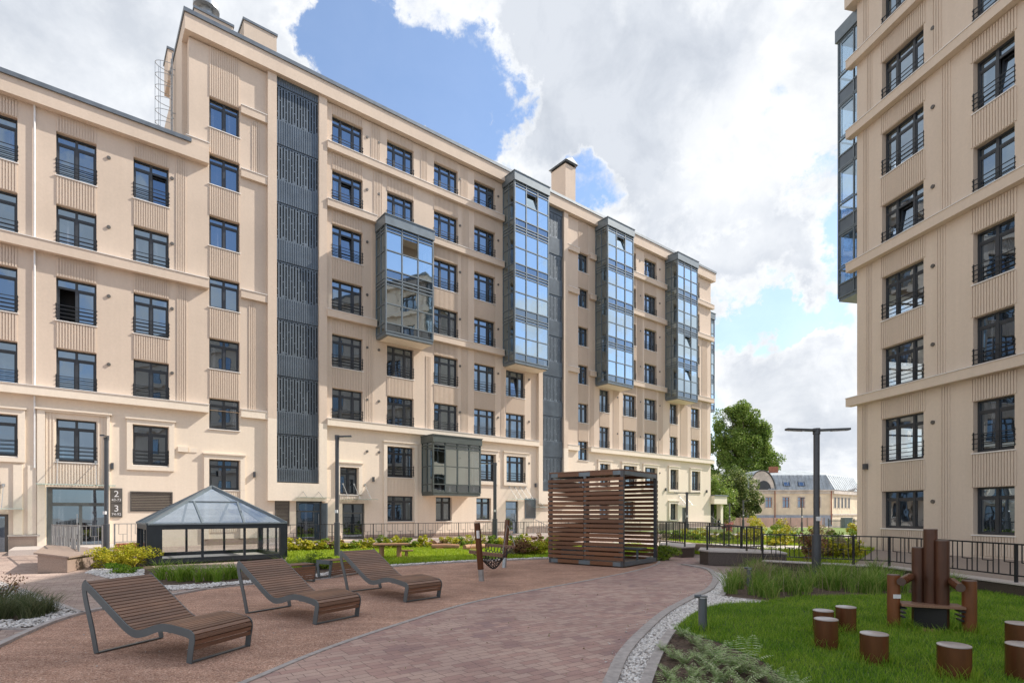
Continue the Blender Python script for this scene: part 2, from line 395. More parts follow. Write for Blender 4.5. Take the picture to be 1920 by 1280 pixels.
def stones(name, P, z, size, mat, flat=.6):
    import bmesh
    bm = bmesh.new(); bmesh.ops.create_icosphere(bm, subdivisions=1, radius=1)
    tv = np.array([v.co[:] for v in bm.verts]); tf = np.array([[v.index for v in f.verts] for f in bm.faces]); bm.free()
    n = len(P); an = NR.uniform(0, 2*np.pi, n); S = size*NR.uniform(.55, 1.35, n)
    ax = NR.uniform(.7, 1.25, (n, 3))*np.array([1, .8, flat]); jit = 1+NR.uniform(-.16, .16, (n, len(tv), 1))
    v = tv[None]*jit*ax[:, None]*S[:, None, None]
    x = v[..., 0]*np.cos(an)[:, None]-v[..., 1]*np.sin(an)[:, None]; y = v[..., 0]*np.sin(an)[:, None]+v[..., 1]*np.cos(an)[:, None]
    zz = NR.uniform(0, 1, n)*size*.5
    V = np.stack([x+P[:, 0:1], y+P[:, 1:2], v[..., 2]+z+zz[:, None]], 2).reshape(-1, 3)
    Fc = (tf[None]+(np.arange(n)*len(tv))[:, None, None]).reshape(-1, 3)
    o = npmesh(name, V, Fc, 3, mat, smooth=True); return o
# ------------------------------------------------------------------ facade kit (local x along the wall, y into the building, z up)
def wall(name, root, x0, x1, z0, z1, holes, mat, y=0.0, rev=.2):
    """wall skin with real openings and their reveals"""
    holes = [h for h in holes if h[0] < x1 and h[1] > x0 and h[2] < z1 and h[3] > z0]
    xs = sorted({x0, x1} | {round(min(max(v, x0), x1), 4) for h in holes for v in h[:2]})
    zs = sorted({z0, z1} | {round(min(max(v, z0), z1), 4) for h in holes for v in h[2:4]})
    mb = MB()
    for i in range(len(xs)-1):
        run = None
        for j in range(len(zs)-1):
            cx, cz = (xs[i]+xs[i+1])/2, (zs[j]+zs[j+1])/2
            if any(h[0] < cx < h[1] and h[2] < cz < h[3] for h in holes):
                if run is not None: mb.quad((xs[i], y, run), (xs[i+1], y, run), (xs[i+1], y, zs[j]), (xs[i], y, zs[j])); run = None
            elif run is None: run = zs[j]
        if run is not None: mb.quad((xs[i], y, run), (xs[i+1], y, run), (xs[i+1], y, z1), (xs[i], y, z1))
    for a, b, c, d in [h[:4] for h in holes]:
        a, b, c, d = max(a, x0), min(b, x1), max(c, z0), min(d, z1)
        mb.quad((a, y, c), (a, y+rev, c), (a, y+rev, d), (a, y, d)); mb.quad((b, y, c), (b, y, d), (b, y+rev, d), (b, y+rev, c))
        if d < z1-1e-6 or True: mb.quad((a, y, d), (a, y+rev, d), (b, y+rev, d), (b, y, d))
        mb.quad((a, y, c), (b, y, c), (b, y+rev, c), (a, y+rev, c))
    return mb.obj(name, mat, root, recalc=False)

WC = {}
def win_meshes(w, h, kind):
    key = (round(w, 2), round(h, 2), kind)
    if key in WC: return WC[key]
    fr = MB(); gl = MB(); y = .0; d = .07
    ns = 3 if kind.startswith('3') else (1 if kind.startswith('1') else 2)
    f = .065; tz = h*.79 if h > 1.0 else h
    fr.box(0, w, y, y+d, 0, f).box(0, w, y, y+d, h-f, h).box(0, f, y, y+d, f, h-f).box(w-f, w, y, y+d, f, h-f)
    ms = {1: [], 2: [w/2], 3: [w*.30, w*.70]}[ns]
    mw = .10
    for m in ms: fr.box(m-mw/2, m+mw/2, y-.01, y+d, f, h-f)
    xs = [f]+[v for m in ms for v in (m-mw/2, m+mw/2)]+[w-f]
    for i in range(ns):
        a, b = xs[2*i], xs[2*i+1]
        if h > 1.0:
            fr.box(a, b, y, y+d-.005, tz-.045, tz+.045)
            gl.quad((a, y+.05, tz+.045), (b, y+.05, tz+.045), (b, y+.05, h-f), (a, y+.05, h-f))
            top = tz-.045
        else: top = h-f
        s = .045
        if kind.endswith('o') and i == 0:   # sash swung inwards: the black room shows
            fr.box(a, a+.05, y+.06, y+.5, f, top)
            gl.quad((a+.06, y+.07, f), (a+.06, y+.5, f), (a+.06, y+.5, top), (a+.06, y+.07, top))
            continue
        tl = .14 if (kind.endswith('t') and i == min(1, ns-1)) else 0   # sash tilted inwards at its top
        if tl:
            fr.bar((a+.02, y+.03, f), (a+.02, y+.03+tl, top), .045, .045).bar((b-.02, y+.03, f), (b-.02, y+.03+tl, top), .045, .045)
            fr.box(a, b, y+.01+tl, y+.055+tl, top-.06, top-.015).box(a, b, y+.01, y+.05, f, f+.045)
            gl.quad((a+s, y+.05, f+s), (b-s, y+.05, f+s), (b-s, y+.05+tl, top-s), (a+s, y+.05+tl, top-s))
        else:
            fr.box(a, a+s, y+.012, y+.06, f, top).box(b-s, b, y+.012, y+.06, f, top)
            fr.box(a+s, b-s, y+.012, y+.06, f, f+s).box(a+s, b-s, y+.012, y+.06, top-s, top)
            gl.quad((a+s, y+.04, f+s), (b-s, y+.04, f+s), (b-s, y+.04, top-s), (a+s, y+.04, top-s))
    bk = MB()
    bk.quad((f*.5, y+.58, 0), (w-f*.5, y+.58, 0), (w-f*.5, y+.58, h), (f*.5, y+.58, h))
    rl = MB()
    zb = .14
    for k in range(4): rl.box(-.03, w+.03, -.225, -.200, zb+k*.17, zb+k*.17+.028)
    for xx in (-.02, w-.02): rl.box(xx, xx+.035, -.20, -.165, zb-.05, zb+.60)
    si = MB(); si.box(-.04, w+.04, -.26, -.005, -.05, -.012)
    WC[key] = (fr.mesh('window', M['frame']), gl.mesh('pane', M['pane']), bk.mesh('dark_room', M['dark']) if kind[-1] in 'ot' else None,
               rl.mesh('window_railing', M['rail']), si.mesh('window_sill', M['sill']))
    return WC[key]
def window(root, x, z, w, h, kind='3', rail=True, sill=True, y=.2, pane=None, label=None):
    fr, gl, bk, rl, si = win_meshes(w, h, kind)
    def mk(me, par, loc=(0, 0, 0), nm=None):
        o = bpy.data.objects.new(nm or me.name.split('.')[0], me); link(o, par); o.location = loc; return o
    o = mk(fr, root, (x, y, z), 'window'); mk(gl, o, nm='pane')
    if bk: mk(bk, o, nm='dark_room')
    if rail: mk(rl, o, nm='window_railing')
    if sill: mk(si, o, nm='window_sill')
    if label: o['label'] = label
    return o
def ribs(mb, x0, x1, z0, z1, y=0.0, pitch=.093, w=.055, d=.035):
    n = max(1, int((x1-x0)/pitch)); p = (x1-x0)/n
    for i in range(n):
        a = x0+i*p+(p-w)/2
        q0, q1 = z0, z1
        mb.quad((a, y-d, q0), (a+w, y-d, q0), (a+w, y-d, q1), (a, y-d, q1))
        mb.quad((a, y, q0), (a, y-d, q0), (a, y-d, q1), (a, y, q1)); mb.quad((a+w, y-d, q0), (a+w, y, q0), (a+w, y, q1), (a+w, y-d, q1))
        mb.quad((a, y-d, q0), (a, y, q0), (a+w, y, q0), (a+w, y-d, q0)); mb.quad((a, y-d, q1), (a+w, y-d, q1), (a+w, y, q1), (a, y, q1))
def grooves(mb, x0, x1, z0, z1, n=5):
    p = (x1-x0)/n
    for i in range(n): ribs(mb, x0+i*p, x0+(i+1)*p, z0, z1, pitch=1, w=p*.55, d=.03)
def ribcol(root, x0, x1, zmin, zmax, blocked, mat, y=0.0):
    """ribbed plaster in every gap of a window column"""
    z = zmin; bl = sorted(b for b in blocked if b[1] > zmin and b[0] < zmax)
    segs = []
    for a, b in bl+[(zmax, zmax+1)]:
        if a-z > .12: segs.append((z+.02, min(a, zmax)-.03))
        z = max(z, b)
    for a, b in segs:
        mb = MB(); ribs(mb, x0, x1, a, b, y); mb.obj('ribbed_panel', mat, root, recalc=False)
def band(root, x0, x1, z0, z1, mat, out=.28, name='ledge', el=0, er=0):
    o = MB().box(x0-el, x1+er, -out, -.003, z0, z1-.03).obj(name, mat, root)
    MB().box(x0-el-.01, x1+er+.01, -out-.03, -.004, z1-.03, z1).obj('ledge_flashing', M['sill'], o)
    return o
VENT = None
def vent(root, x, z):
    global VENT
    if VENT is None:
        VENT = MB().tube([(0, 0, 0), (0, -.05, 0)], .075, 12).mesh('wall_vent', M['louver'])
    o = bpy.data.objects.new('wall_vent', VENT); link(o, root); o.location = (x, 0, z)
def trim(root, x0, x1, z0, z1, y=0.0, bottom=True, w=.24):
    """raised plaster surround with a cornice on top"""
    mb = MB(); d = .09
    mb.box(x0-w, x0-.02, y-d, y-.002, z0-(w if bottom else 0), z1+w).box(x1+.02, x1+w, y-d, y-.002, z0-(w if bottom else 0), z1+w)
    mb.box(x0-.02, x1+.02, y-d, y-.002, z1+.01, z1+w)
    if bottom: mb.box(x0-.02, x1+.02, y-d, y-.002, z0-w, z0-.06)
    mb.box(x0-w-.05, x1+w+.05, y-d-.06, y-.002, z1+w, z1+w+.07)
    return mb.obj('window_surround', M['trim'], root)

def screen(root, x0, x1, spans, ribspans, y=-.02):
    """dark metal shaft front: slotted sheets between ribbed sheets"""
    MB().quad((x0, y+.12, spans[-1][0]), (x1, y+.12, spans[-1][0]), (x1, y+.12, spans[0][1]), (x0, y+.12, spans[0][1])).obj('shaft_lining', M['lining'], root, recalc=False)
    for a, b in spans:
        mb = MB(); n = 15; p = (x1-x0)/n; bw = p*.57
        for i in range(n+1):
            xx = x0+i*p-bw/2; mb.box(max(x0, xx), min(x1, xx+bw), y, y+.02, a, b)
        rr = random.Random(5)
        for i in range(n):
            s = x0+i*p+bw/2; e = s+p-bw; ph = (i*.37) % 1; hh = b-a
            cuts = [0.02+.05*(i % 3 == 0), .25+.5*((i*5 % 7)/7.0), .97-.05*(i % 2)]
            for c in cuts: mb.box(s, e, y+.001, y+.019, a+hh*c-.022, a+hh*c+.022)
            if i % 4 == 2: mb.box(s, e, y+.001, y+.019, a, a+hh*.10)
        mb.box(x0, x1, y-.005, y+.03, a-.03, a+.03).box(x0, x1, y-.005, y+.03, b-.05, b)
        mb.obj('slotted_screen', M['slate'], root, recalc=False)
    for a, b in ribspans:
        mb = MB(); mb.quad((x0, y-.02, a+.03), (x1, y-.02, a+.03), (x1, y-.02, b), (x0, y-.02, b))
        mb.quad((x0, y-.02, a+.03), (x0, y+.1, a+.03), (x1, y+.1, a+.03), (x1, y-.02, a+.03))
        ribs(mb, x0, x1, a+.03, b, y-.02, .115, .06, .03)
        mb.obj('ribbed_metal_sheet', M['slate'], root, recalc=False)

def bay(root, x0, x1, y0, y1, z0, floors, fmat, cols=3, cap=.55, fh=3.1, open_pane=None, tilt=(), soffit=True, side_cols=2):
    """glazed oriel: aluminium grid, glass, opaque floor bands, plaster underside"""
    z1 = z0+floors*fh+cap*0
    fr = MB(); t = .07
    top = z0+floors*fh
    def grid(a, b, put, n):
        xs = [a+(b-a)*i/n for i in range(n+1)]
        for i, xx in enumerate(xs): put(max(a, xx-t/2) if 0 < i < n else (a if i == 0 else b-t), (xx+t/2) if 0 < i < n else (a+t if i == 0 else b), z0, top+.02)
        for k in range(floors):
            zb = z0+k*fh
            for q in (.02, .50, 1.62, 2.72, 2.93): put(a+t, b-t, zb+q, zb+q+.06)
        return xs
    xs = grid(x0, x1, lambda a, b, c, d: fr.box(a, b, -y1-.0, -y1+.08, c, d), cols)
    for sx, s in ((x0, 1), (x1, -1)):
        grid(-y1+.085, -y0, lambda a, b, c, d: fr.box(min(sx, sx+s*.07), max(sx, sx+s*.07), a, b, c, d), side_cols)
    o = fr.obj('glazed_bay', fmat, root)
    MB().box(x0-.05, x1+.05, -y1-.06, -y0, top+.02, top+.02+cap).box(x0-.09, x1+.09, -y1-.1, -y0, top+.02+cap, top+.07+cap).obj('bay_cap', fmat, o)
    MB().box(x0+.03, x1-.03, -y1+.03, -y0, z0-.16, z0+.01).obj('bay_floor', fmat, o)
    if soffit: MB().box(x0+.25, x1-.05, -y1+.22, -y0, z0-.20, z0-.162).obj('bay_soffit', M['trim'], o)
    w = (x1-x0)/cols; pan = MB().quad((.03, 0, 0), (w-.03, 0, 0), (w-.03, 0, 1.06), (.03, 0, 1.06)).mesh('bay_pane', M['panebay'])
    spm = MB().quad((.03, 0, 0), (w-.03, 0, 0), (w-.03, 0, .5), (.03, 0, .5)).mesh('bay_spandrel', M['pane'])
    def pc(me, nm, loc, rxx=0):
        q = bpy.data.objects.new(nm, me); link(q, o); q.location = loc; q.rotation_euler = (rxx+random.uniform(-.004, .004), 0, random.uniform(-.004, .004) if not rxx else 0)
    for k in range(floors):
        zb = z0+k*fh
        for i in range(cols):
            a, b = x0+w*i+.03, x0+w*(i+1)-.03
            for c in (.56, 1.67):
                if open_pane == (k, i) and c > 1: continue
                pc(pan, 'bay_pane', (x0+w*i, -y1+.05, zb+c), -.2 if (k, i) in tilt and c > 1 else 0)
            pc(spm, 'bay_spandrel', (x0+w*i, -y1+.06, zb+.05))
            pc(spm, 'bay_spandrel', (x0+w*i, -y1+.062, zb+2.62))
    s2 = MB()
    for sx in (x0+.035, x1-.035):
        s2 = MB(); s2.quad((sx, -y1+.06, z0), (sx, -y0, z0), (sx, -y0, top), (sx, -y1+.06, top)); s2.obj('bay_side_pane', M['panelow'], o, recalc=False)
    fl = MB()
    for k in range(1, floors+1): fl.box(x0+.1, x1-.1, -y1+.35, -y0-.01, z0+k*fh-.22, z0+k*fh)
    fl.obj('bay_slab', M['trim'], o)
    for (k, i) in tilt:
        a, b = x0+w*i+.03, x0+w*(i+1)-.03; q = MB()
        for xx in (a+.02, b-.02): q.bar((xx, -y1+.03, z0+k*fh+1.70), (xx, -y1+.27, z0+k*fh+2.72), .04, .04)
        q.obj('tilted_sash', fmat, o)
    return o

TOPS = [24.25, 21.15, 18.05, 14.92, 11.80, 8.72, 5.66]; WH = 1.87
def sx(px): return 81230.0/(2247.0-px)      # wall coordinate of the left facades

# ------------------------------------------------------------------ tall block on the left
main = empty('apartment_building', (-49.27, 0, 0), math.atan2(.6248, .7807),
    'beige seven-storey apartment building with blue glazed bays and dark slotted shafts', 'building')
holes = []; wins = []; colspan = {}
def col(x0, w, tops, h=WH, kind='3', **k):
    for t in tops:
        b = t-h; holes.append((x0, x0+w, b, t)); wins.append((x0, b, w, h, kind, k))
KT = [22.35, 19.52, 16.45, 13.40, 10.33, 7.33, 4.28]
tw = sx(392)
for t in KT: col(tw, 1.39, [t], 1.52, '2', rail=False)
col(sx(622.5), 1.83, [TOPS[0], TOPS[3], TOPS[4], TOPS[5]]); col(sx(622.5), 1.83, [TOPS[1], TOPS[2]], kind='3t')
col(sx(725.5), 1.81, [TOPS[0], TOPS[1], TOPS[4], TOPS[5], TOPS[6]])
col(sx(813.5), 1.83, TOPS[:6]); col(sx(889), 1.78, TOPS)
col(sx(948.5), 1.75, [TOPS[4]], kind='3t'); col(sx(948.5), 1.75, [TOPS[5], TOPS[6]])
for t in KT: col(69.85, 1.15, [t], 1.52, '2', rail=False)
col(72.33, 1.22, [TOPS[4], TOPS[5], TOPS[6]], kind='2'); col(75.30, 1.72, TOPS); col(78.2, 1.75, TOPS)
col(81.95, 1.22, [TOPS[4], TOPS[5], TOPS[6]], kind='2'); col(85.4, 1.42, TOPS, kind='2')
# ground-floor openings
col(50.45, 1.10, [4.23], 1.56, '2', rail=False)
col(sx(725.5), 1.81, [2.64], 1.55, '3', rail=False); col(sx(817), 1.22, [2.62], 1.55, '2', rail=False)
col(sx(893), 1.25, [2.62], 1.5, '2', rail=False)
col(72.33, 1.22, [2.6], 1.5, '2', rail=False); col(75.4, 1.5, [2.6], 1.5, '2', rail=False); col(sx(1256), 1.1, [2.45], 1.5, '2', rail=False)
DOORS = [(50.6, 51.95, .06, 2.15), (sx(948), sx(948)+1.15, .06, 2.45), (sx(1279), sx(1279)+.8, .15, 2.1), (48.0, 49.45, .06, 2.25)]
gh1 = (46.95, 49.2, 3.24, 24.87); gh2 = (65.9, 68.1, 3.24, 24.87)
allh = holes+DOORS
X0, X1, ZT = 42.91, 88.8, 25.7
wall('upper_wall', main, X0, X1, 6.75, ZT-.9, allh+[(gh1[0], gh1[1], 3, 30), (gh2[0], gh2[1], 3, 30)], M['st_up'])
wall('lower_wall', main, X0, X1, -.7, 6.748, allh+[(gh1[0], gh1[1], 3.24, 30), (gh2[0], gh2[1], 3.24, 30)], M['st_lo'])
core = MB()
core.box(X0+.002, X1, .82, 14, -.7, 25.4).box(X0, X1, .05, .5, ZT-.9, 25.4)
core.obj('building_core', M['st_up'], main)
MB().quad((X0, .002, -.7), (X0, .9, -.7), (X0, .9, 25.4), (X0, .002, 25.4)).quad((X1, .002, -.7), (X1, .9, -.7), (X1, .9, 25.4), (X1, .002, 25.4)).obj('end_wall', M['st_up'], main, recalc=False)
MB().box(X0-.22, X1+.35, -.36, .6, 24.87, 25.66).box(X0-.22, X0+.25, .6, 5.0, 19.6, 25.66).obj('roof_fascia', M['st_up'], main)
MB().box(X0-.28, X1+.41, -.43, .66, 25.66, 25.86).box(X0-.28, X0+.3, .66, 5.05, 25.66, 25.86).obj('roof_coping', M['coping'], main)
for i, (x, b, w, h, kind, k) in enumerate(wins): window(main, x, b, w, h, kind, **k)
for a, b_ in ((46.5, 46.95), (49.2, 49.65), (65.5, 65.9), (68.1, 68.55)):
    MB().box(a, b_, -.2, -.002, 6.60, 24.868).obj('pilaster', M['st_up'], main)
for a, b_, c, d in ((46.5, 49.65, 46.95, 49.2), (65.5, 68.55, 65.9, 68.1)):
    MB().box(a, c, -.2, -.002, 2.25, 6.598).box(d, b_, -.2, -.002, 2.25, 6.598).box(c, d, -.2, .3, 2.25, 3.22).obj('pilaster_base', M['trim'], main)
RS = [(24.42, 24.87), (21.3, 22.6), (18.2, 19.42), (15.07, 16.25), (11.98, 13.10), (8.93, 10.08), (5.82, 7.02), (3.24, 3.96)]
SS = [(22.6, 24.42), (19.42, 21.3), (16.25, 18.2), (13.10, 15.07), (10.08, 11.98), (7.02, 8.93), (3.96, 5.82)]
screen(main, 46.95, 49.2, SS, RS); screen(main, 65.9, 68.1, SS, RS)
U = M['st_up']; L_ = M['trim']
BZ = [(22.1, 22.52), (18.85, 19.27), (12.65, 13.07), (6.52, 6.93)]
for i, (z0, z1) in enumerate(BZ):
    m = U if i < 3 else L_
    band(main, 45.22, 46.498, z0, z1, m, .16)
    if i in (0, 3): band(main, 49.652, 62.23 if i == 0 else 65.498, z0, z1, m)
    else:
        band(main, 49.652, 52.62, z0, z1, m); band(main, 55.85, 62.23, z0, z1, m)
    band(main, 68.552, 69.8, z0, z1, m, .2)
    if i < 3:
        band(main, 71.05, 71.77, z0, z1, m, .2); band(main, 75.05, 81.2, z0, z1, m); band(main, 84.45, 88.8, z0, z1, m, er=.25)
    else: band(main, 71.05, 88.8, z0, z1, m, er=.28)
band(main, 42.75, 43.75, 19.42, 19.85, U, .28)
# ribbed plaster between the windows
def colribs(root, x0, w, zmin, zmax, mat, hl, bands):
    bl = [(h[2]-.04, h[3]) for h in hl if h[0] < x0+w/2 < h[1]]+list(bands)
    ribcol(root, x0, x0+w, zmin, zmax, bl, mat)
colribs(main, tw, 1.39, 5.85, 24.86, U, holes, []) 
for px, w in ((622.5, 1.83), (725.5, 1.81), (813.5, 1.83), (889, 1.78)):
    x = sx(px); bb = BZ
    if px == 725.5: colribs(main, x, w, 19.3, 24.86, U, holes, BZ); colribs(main, x, w, 6.95, 11.7, U, holes, BZ)
    else: colribs(main, x, w, 6.95, 24.86, U, holes, BZ)
colribs(main, sx(948.5), 1.75, 6.95, 11.7, U, holes, [])
for x, w in ((69.85, 1.15),): colribs(main, x, w, 5.85, 24.86, U, holes, [])
for x, w in ((75.30, 1.72), (78.2, 1.75), (85.4, 1.42)): colribs(main, x, w, 6.95, 24.86, U, holes, BZ)
for x, w in ((72.33, 1.22), (81.95, 1.22)): colribs(main, x, w, 6.95, 11.5, U, holes, [])
colribs(main, sx(725.5), 1.81, 2.7, 3.7, M['st_lo'], holes, [])
colribs(main, 50.45, 1.10, 2.2, 2.6, M['st_lo'], holes, [])
gv = MB()
for x0, x1, z0, z1 in ((45.75, 46.12, 19.35, 22.05), (45.6, 45.95, 7.0, 12.6), (52.5, 53.1, 19.35, 22.05), (52.35, 52.95, 22.6, 24.8), (52.4, 52.6, 13.1, 18.8), (51.95, 52.5, 6.95, 12.6),
                       (55.7, 56.2, 22.6, 24.8), (56.05, 56.45, 6.95, 11.6), (58.75, 59.35, 6.95, 12.6), (58.75, 59.35, 13.1, 18.8), (58.8, 59.4, 19.3, 22.05), (58.7, 59.3, 22.6, 24.8), (62.1, 62.45, 6.95, 11.8),
                       (71.2, 71.7, 6.95, 12.6), (74.0, 74.8, 6.95, 11.9), (77.2, 77.95, 6.95, 12.6), (77.2, 77.95, 13.1, 18.8), (77.2, 77.95, 19.3, 22.05), (80.2, 80.9, 6.95, 12.6), (83.6, 84.8, 6.95, 11.9), (87.2, 88.2, 6.95, 12.6), (87.2, 88.2, 13.1, 18.8)):
    gv = MB(); grooves(gv, x0, x1, z0, z1, max(3, round((x1-x0)/.1))); gv.obj('grooved_strip', U, main, recalc=False)
for x in (52.1, 52.85, 58.65, 61.85, 64.7, 74.55, 77.6, 80.4):
    for t in TOPS[:7] if x not in (64.7, 74.55) else TOPS[4:7]:
        if 52.6 < x < 56 and 12 < t < 19: continue
        vent(main, x, t-.42)
# surrounds of the lower zone
for x0, w, z0, z1, bt in ((50.45, 1.10, 2.67, 4.23, False), (sx(725.5), 1.81, 3.79, 5.66, False), (sx(889), 1.78, 3.79, 5.66, True), (sx(948.5), 1.75, 3.79, 5.66, True),
                       (72.33, 1.22, 3.79, 5.66, True), (75.3, 1.72, 3.79, 5.66, True), (78.2, 1.75, 3.79, 5.66, True), (81.95, 1.22, 3.79, 5.66, True), (85.4, 1.42, 3.79, 5.66, True), (sx(1256), 1.1, .95, 2.45, False)):
    trim(main, x0, x0+w, z0, z1, bottom=bt)
trim(main, tw, tw+1.39, 2.76, 4.28, bottom=False)
MB().box(tw-.24, tw-.02, -.09, -.002, .3, 2.755).box(tw+1.41, tw+1.63, -.09, -.002, .3, 2.755).obj('window_surround', M['trim'], main)
colribs(main, tw, 1.39, .6, 2.75, M['st_lo'], holes, [])
MB().box(sx(725.5)-.24, sx(725.5)-.02, -.09, -.002, .1, 3.78).box(sx(725.5)+1.83, sx(725.5)+2.05, -.09, -.002, .1, 3.78).obj('window_surround', M['trim'], main)
for a, b_ in ((43.6, 48.0), (49.5, 50.5), (52.0, 63.15), (64.5, 79.0), (80.3, 88.8)):
    MB().box(a, b_, -.06, -.003, -.7, .62 if a > 52 else .3).obj('stone_plinth', M['brown'] if a > 52 else M['granite'], main)
# bays
bay(main, 52.64, 55.83, .01, 1.37, 12.12, 2, M['frame2'], open_pane=(1, 1))
bay(main, 62.25, 65.45, .01, 1.37, 12.12, 4, M['frame2'], tilt=((3, 1),), cap=.6)
bay(main, 71.80, 75.02, .01, 1.37, 12.12, 4, M['frame2'], tilt=((3, 1),), cap=.6)
bay(main, 81.22, 84.42, .01, 1.37, 12.12, 4, M['frame2'], tilt=((0, 1), (1, 1)), cap=.6)
bay(main, 88.81, 90.15, -3.2, -.35, 12.12, 3, M['frame2'], cols=2, cap=.6, soffit=False)
bay(main, 55.75, 59.35, .01, 1.45, 2.85, 1, M['frame3'], cols=4, cap=.42)
# louvres, doors, canopies
def louvre(root, x0, x1, z0, z1, mat=None):
    mb = MB(); mb.box(x0-.05, x1+.05, -.03, -.002, z0-.05, z0).box(x0-.05, x1+.05, -.03, -.002, z1, z1+.05).box(x0-.05, x0, -.03, -.002, z0, z1).box(x1, x1+.05, -.03, -.002, z0, z1)
    n = int((z1-z0)/.07)
    for i in range(n):
        a = z0+i*(z1-z0)/n; mb.quad((x0, -.004, a), (x1, -.004, a), (x1, -.03, a+.065), (x0, -.03, a+.065))
    mb.obj('ventilation_louvre', mat or M['louver'], root)
louvre(main, 46.95, 47.6, .95, 2.2); louvre(main, sx(985), sx(1003), 1.25, 2.62, M['slate'])
for (x0, x1, z0, z1) in DOORS:
    d = MB(); d.box(x0+.02, x1-.02, .1, .16, z0, z0+.08).box(x0+.02, x1-.02, .1, .16, z1-.08, z1).box(x0+.02, x0+.1, .1, .16, z0, z1).box(x1-.1, x1-.02, .1, .16, z0, z1).box(x0+.1, x1-.1, .1, .16, z1-.6, z1-.53)
    o = d.obj('entrance_door', M['door'], main)
    MB().quad((x0+.05, .14, z0+.05), (x1-.05, .14, z0+.05), (x1-.05, .14, z1-.05), (x0+.05, .14, z1-.05)).obj('door_glass', M['pane'] if x0 < 70 else M['door'], o, recalc=False)
    MB().bar((x1-.2, .05, z0+.9), (x1-.2, .05, z0+1.5), .03, .03).obj('door_handle', M['zinc'], o)
def canopy(root, x0, x1, z, depth=1.0, n=2, h=.9):
    o = MB().box(x0, x1, -depth, -.05, z, z+.03).obj('glass_canopy', M['canopy'], root)
    r = MB()
    for i in range(n):
        x = x0+(x1-x0)*(i+.5)/n; r.bar((x, -depth*.8, z+.04), (x, -.01, z+h), .02, .02); r.box(x-.05, x+.05, -.03, -.005, z+h-.05, z+h+.05)
    r.obj('canopy_rod', M['zinc'], o)
canopy(main, 47.9, 49.6, 2.42, 1.0, 2, .45); canopy(main, 50.3, 52.3, 2.36, 1.1, 3); canopy(main, 62.6, 64.6, 2.55, 1.1, 4); canopy(main, sx(1268), sx(1290), 2.3, 1.0, 2)
canopy(main, 65.0, 66.2, 2.0, .9, 1, .5)
# open door leaf left of the lamp post and the dark cabinet door
MB().box(sx(602), sx(602)+.06, -.85, -.01, .1, 2.15).obj('open_door_leaf', M['frame2'], main)
# small wall lights
WL = None
def wlight(root, x, z):
    mb = MB(); mb.box(x-.05, x+.05, -.14, -.01, z-.14, z+.14); mb.obj('wall_light', M['lamp'], root)
for x, z in ((sx(411)+.0, 3.6), (sx(476), 3.6), (sx(699), 3.6), (sx(1003), 3.65), (sx(1247), 3.75), (sx(1324), 3.75)): wlight(main, x, z)
# steps and side railings at the far doors
def stair_rail(root, x0, x1, y, z0, z1):
    mb = MB(); mb.bar((x0, y, z1), (x1, y, z0), .035, .035)
    for i in range(7):
        t = i/6; x = x0+(x1-x0)*t; mb.bar((x, y, .02), (x, y, z1+(z0-z1)*t), .02, .02)
    mb.obj('stair_railing', M['railg'], root)
stair_rail(main, 64.1, 65.6, -1.2, .6, 1.2); stair_rail(main, 66.8, 68.2, -1.2, .6, 1.2); stair_rail(main, 86.3, 88.0, -1.6, .5, 1.3)
MB().box(62.8, 65.6, -1.4, -.07, 0, .12).box(84.6, 88.0, -1.8, -.07, 0, .2).obj('door_step', M['granitep'], main)
# roof things
def shaft(root, x0, x1, y0, y1, z1, cap=.12, name='chimney'):
    o = MB().box(x0, x1, y0, y1, 25.3, z1).obj(name, U, root)
    MB().box(x0-.05, x1+.05, y0-.05, y1+.05, z1, z1+cap).obj('chimney_cap', M['coping'], o); return o
c1 = shaft(main, 43.3, 45.08, 1.0, 2.6, 27.15)
fl = MB(); fl.tube([(43.95, 1.7, 27.2), (43.95, 1.7, 28.0)], .33, 20); fl.tube([(43.95, 1.7, 27.9), (43.95, 1.7, 28.1), (43.95, 1.7, 28.5)], [.62, .62, .2], 20)
fl.obj('metal_flue', M['zinc'], c1, smooth=True)
shaft(main, 45.6, 47.27, 1.0, 2.5, 27.85)
shaft(main, 42.55, 43.3, 4.5, 6.0, 27.0)
c3 = shaft(main, 69.9, 71.05, 1.5, 3.2, 30.15, .0)
MB().box(69.8, 71.15, 1.4, 3.3, 30.27, 30.35).prism([(69.75, 30.35), (71.2, 30.35), (70.475, 30.75)], 1.3, 3.4, 'y').obj('chimney_roof', M['coping'], c3)
MB().box(69.95, 71.0, 1.55, 3.15, 30.14, 30.27).obj('chimney_vent', M['dark'], c3)
MB().prism([(69.2, 25.4), (69.9, 25.4), (69.9, 27.6)], 1.8, 2.2, 'y').obj('roof_hatch', M['coping'], main)
h = MB(); xx = sx(803)
h.prism([(xx-.1, 25.5), (xx+.9, 25.5), (xx+.8, 26.6), (xx+.25, 27.0)], .9, 1.8, 'y'); h.obj('roof_hatch', M['zinc'], main)
r = MB()
for k in range(3): r.bar((xx, .7, 25.9+.22*k), (xx+1.1, .7, 25.9+.22*k), .03, .03)
r.bar((xx, .7, 25.8), (xx, .7, 26.4), .03, .03).bar((xx+1.1, .7, 25.8), (xx+1.1, .7, 26.4), .03, .03).obj('hatch_railing', M['zinc'], main)
r = MB(); xs_ = np.linspace(46, 64, 30)
MB().box(47.5, 62, .95, 1.1, 25.95, 26.12).obj('roof_edge_rail', M['zinc'], main)
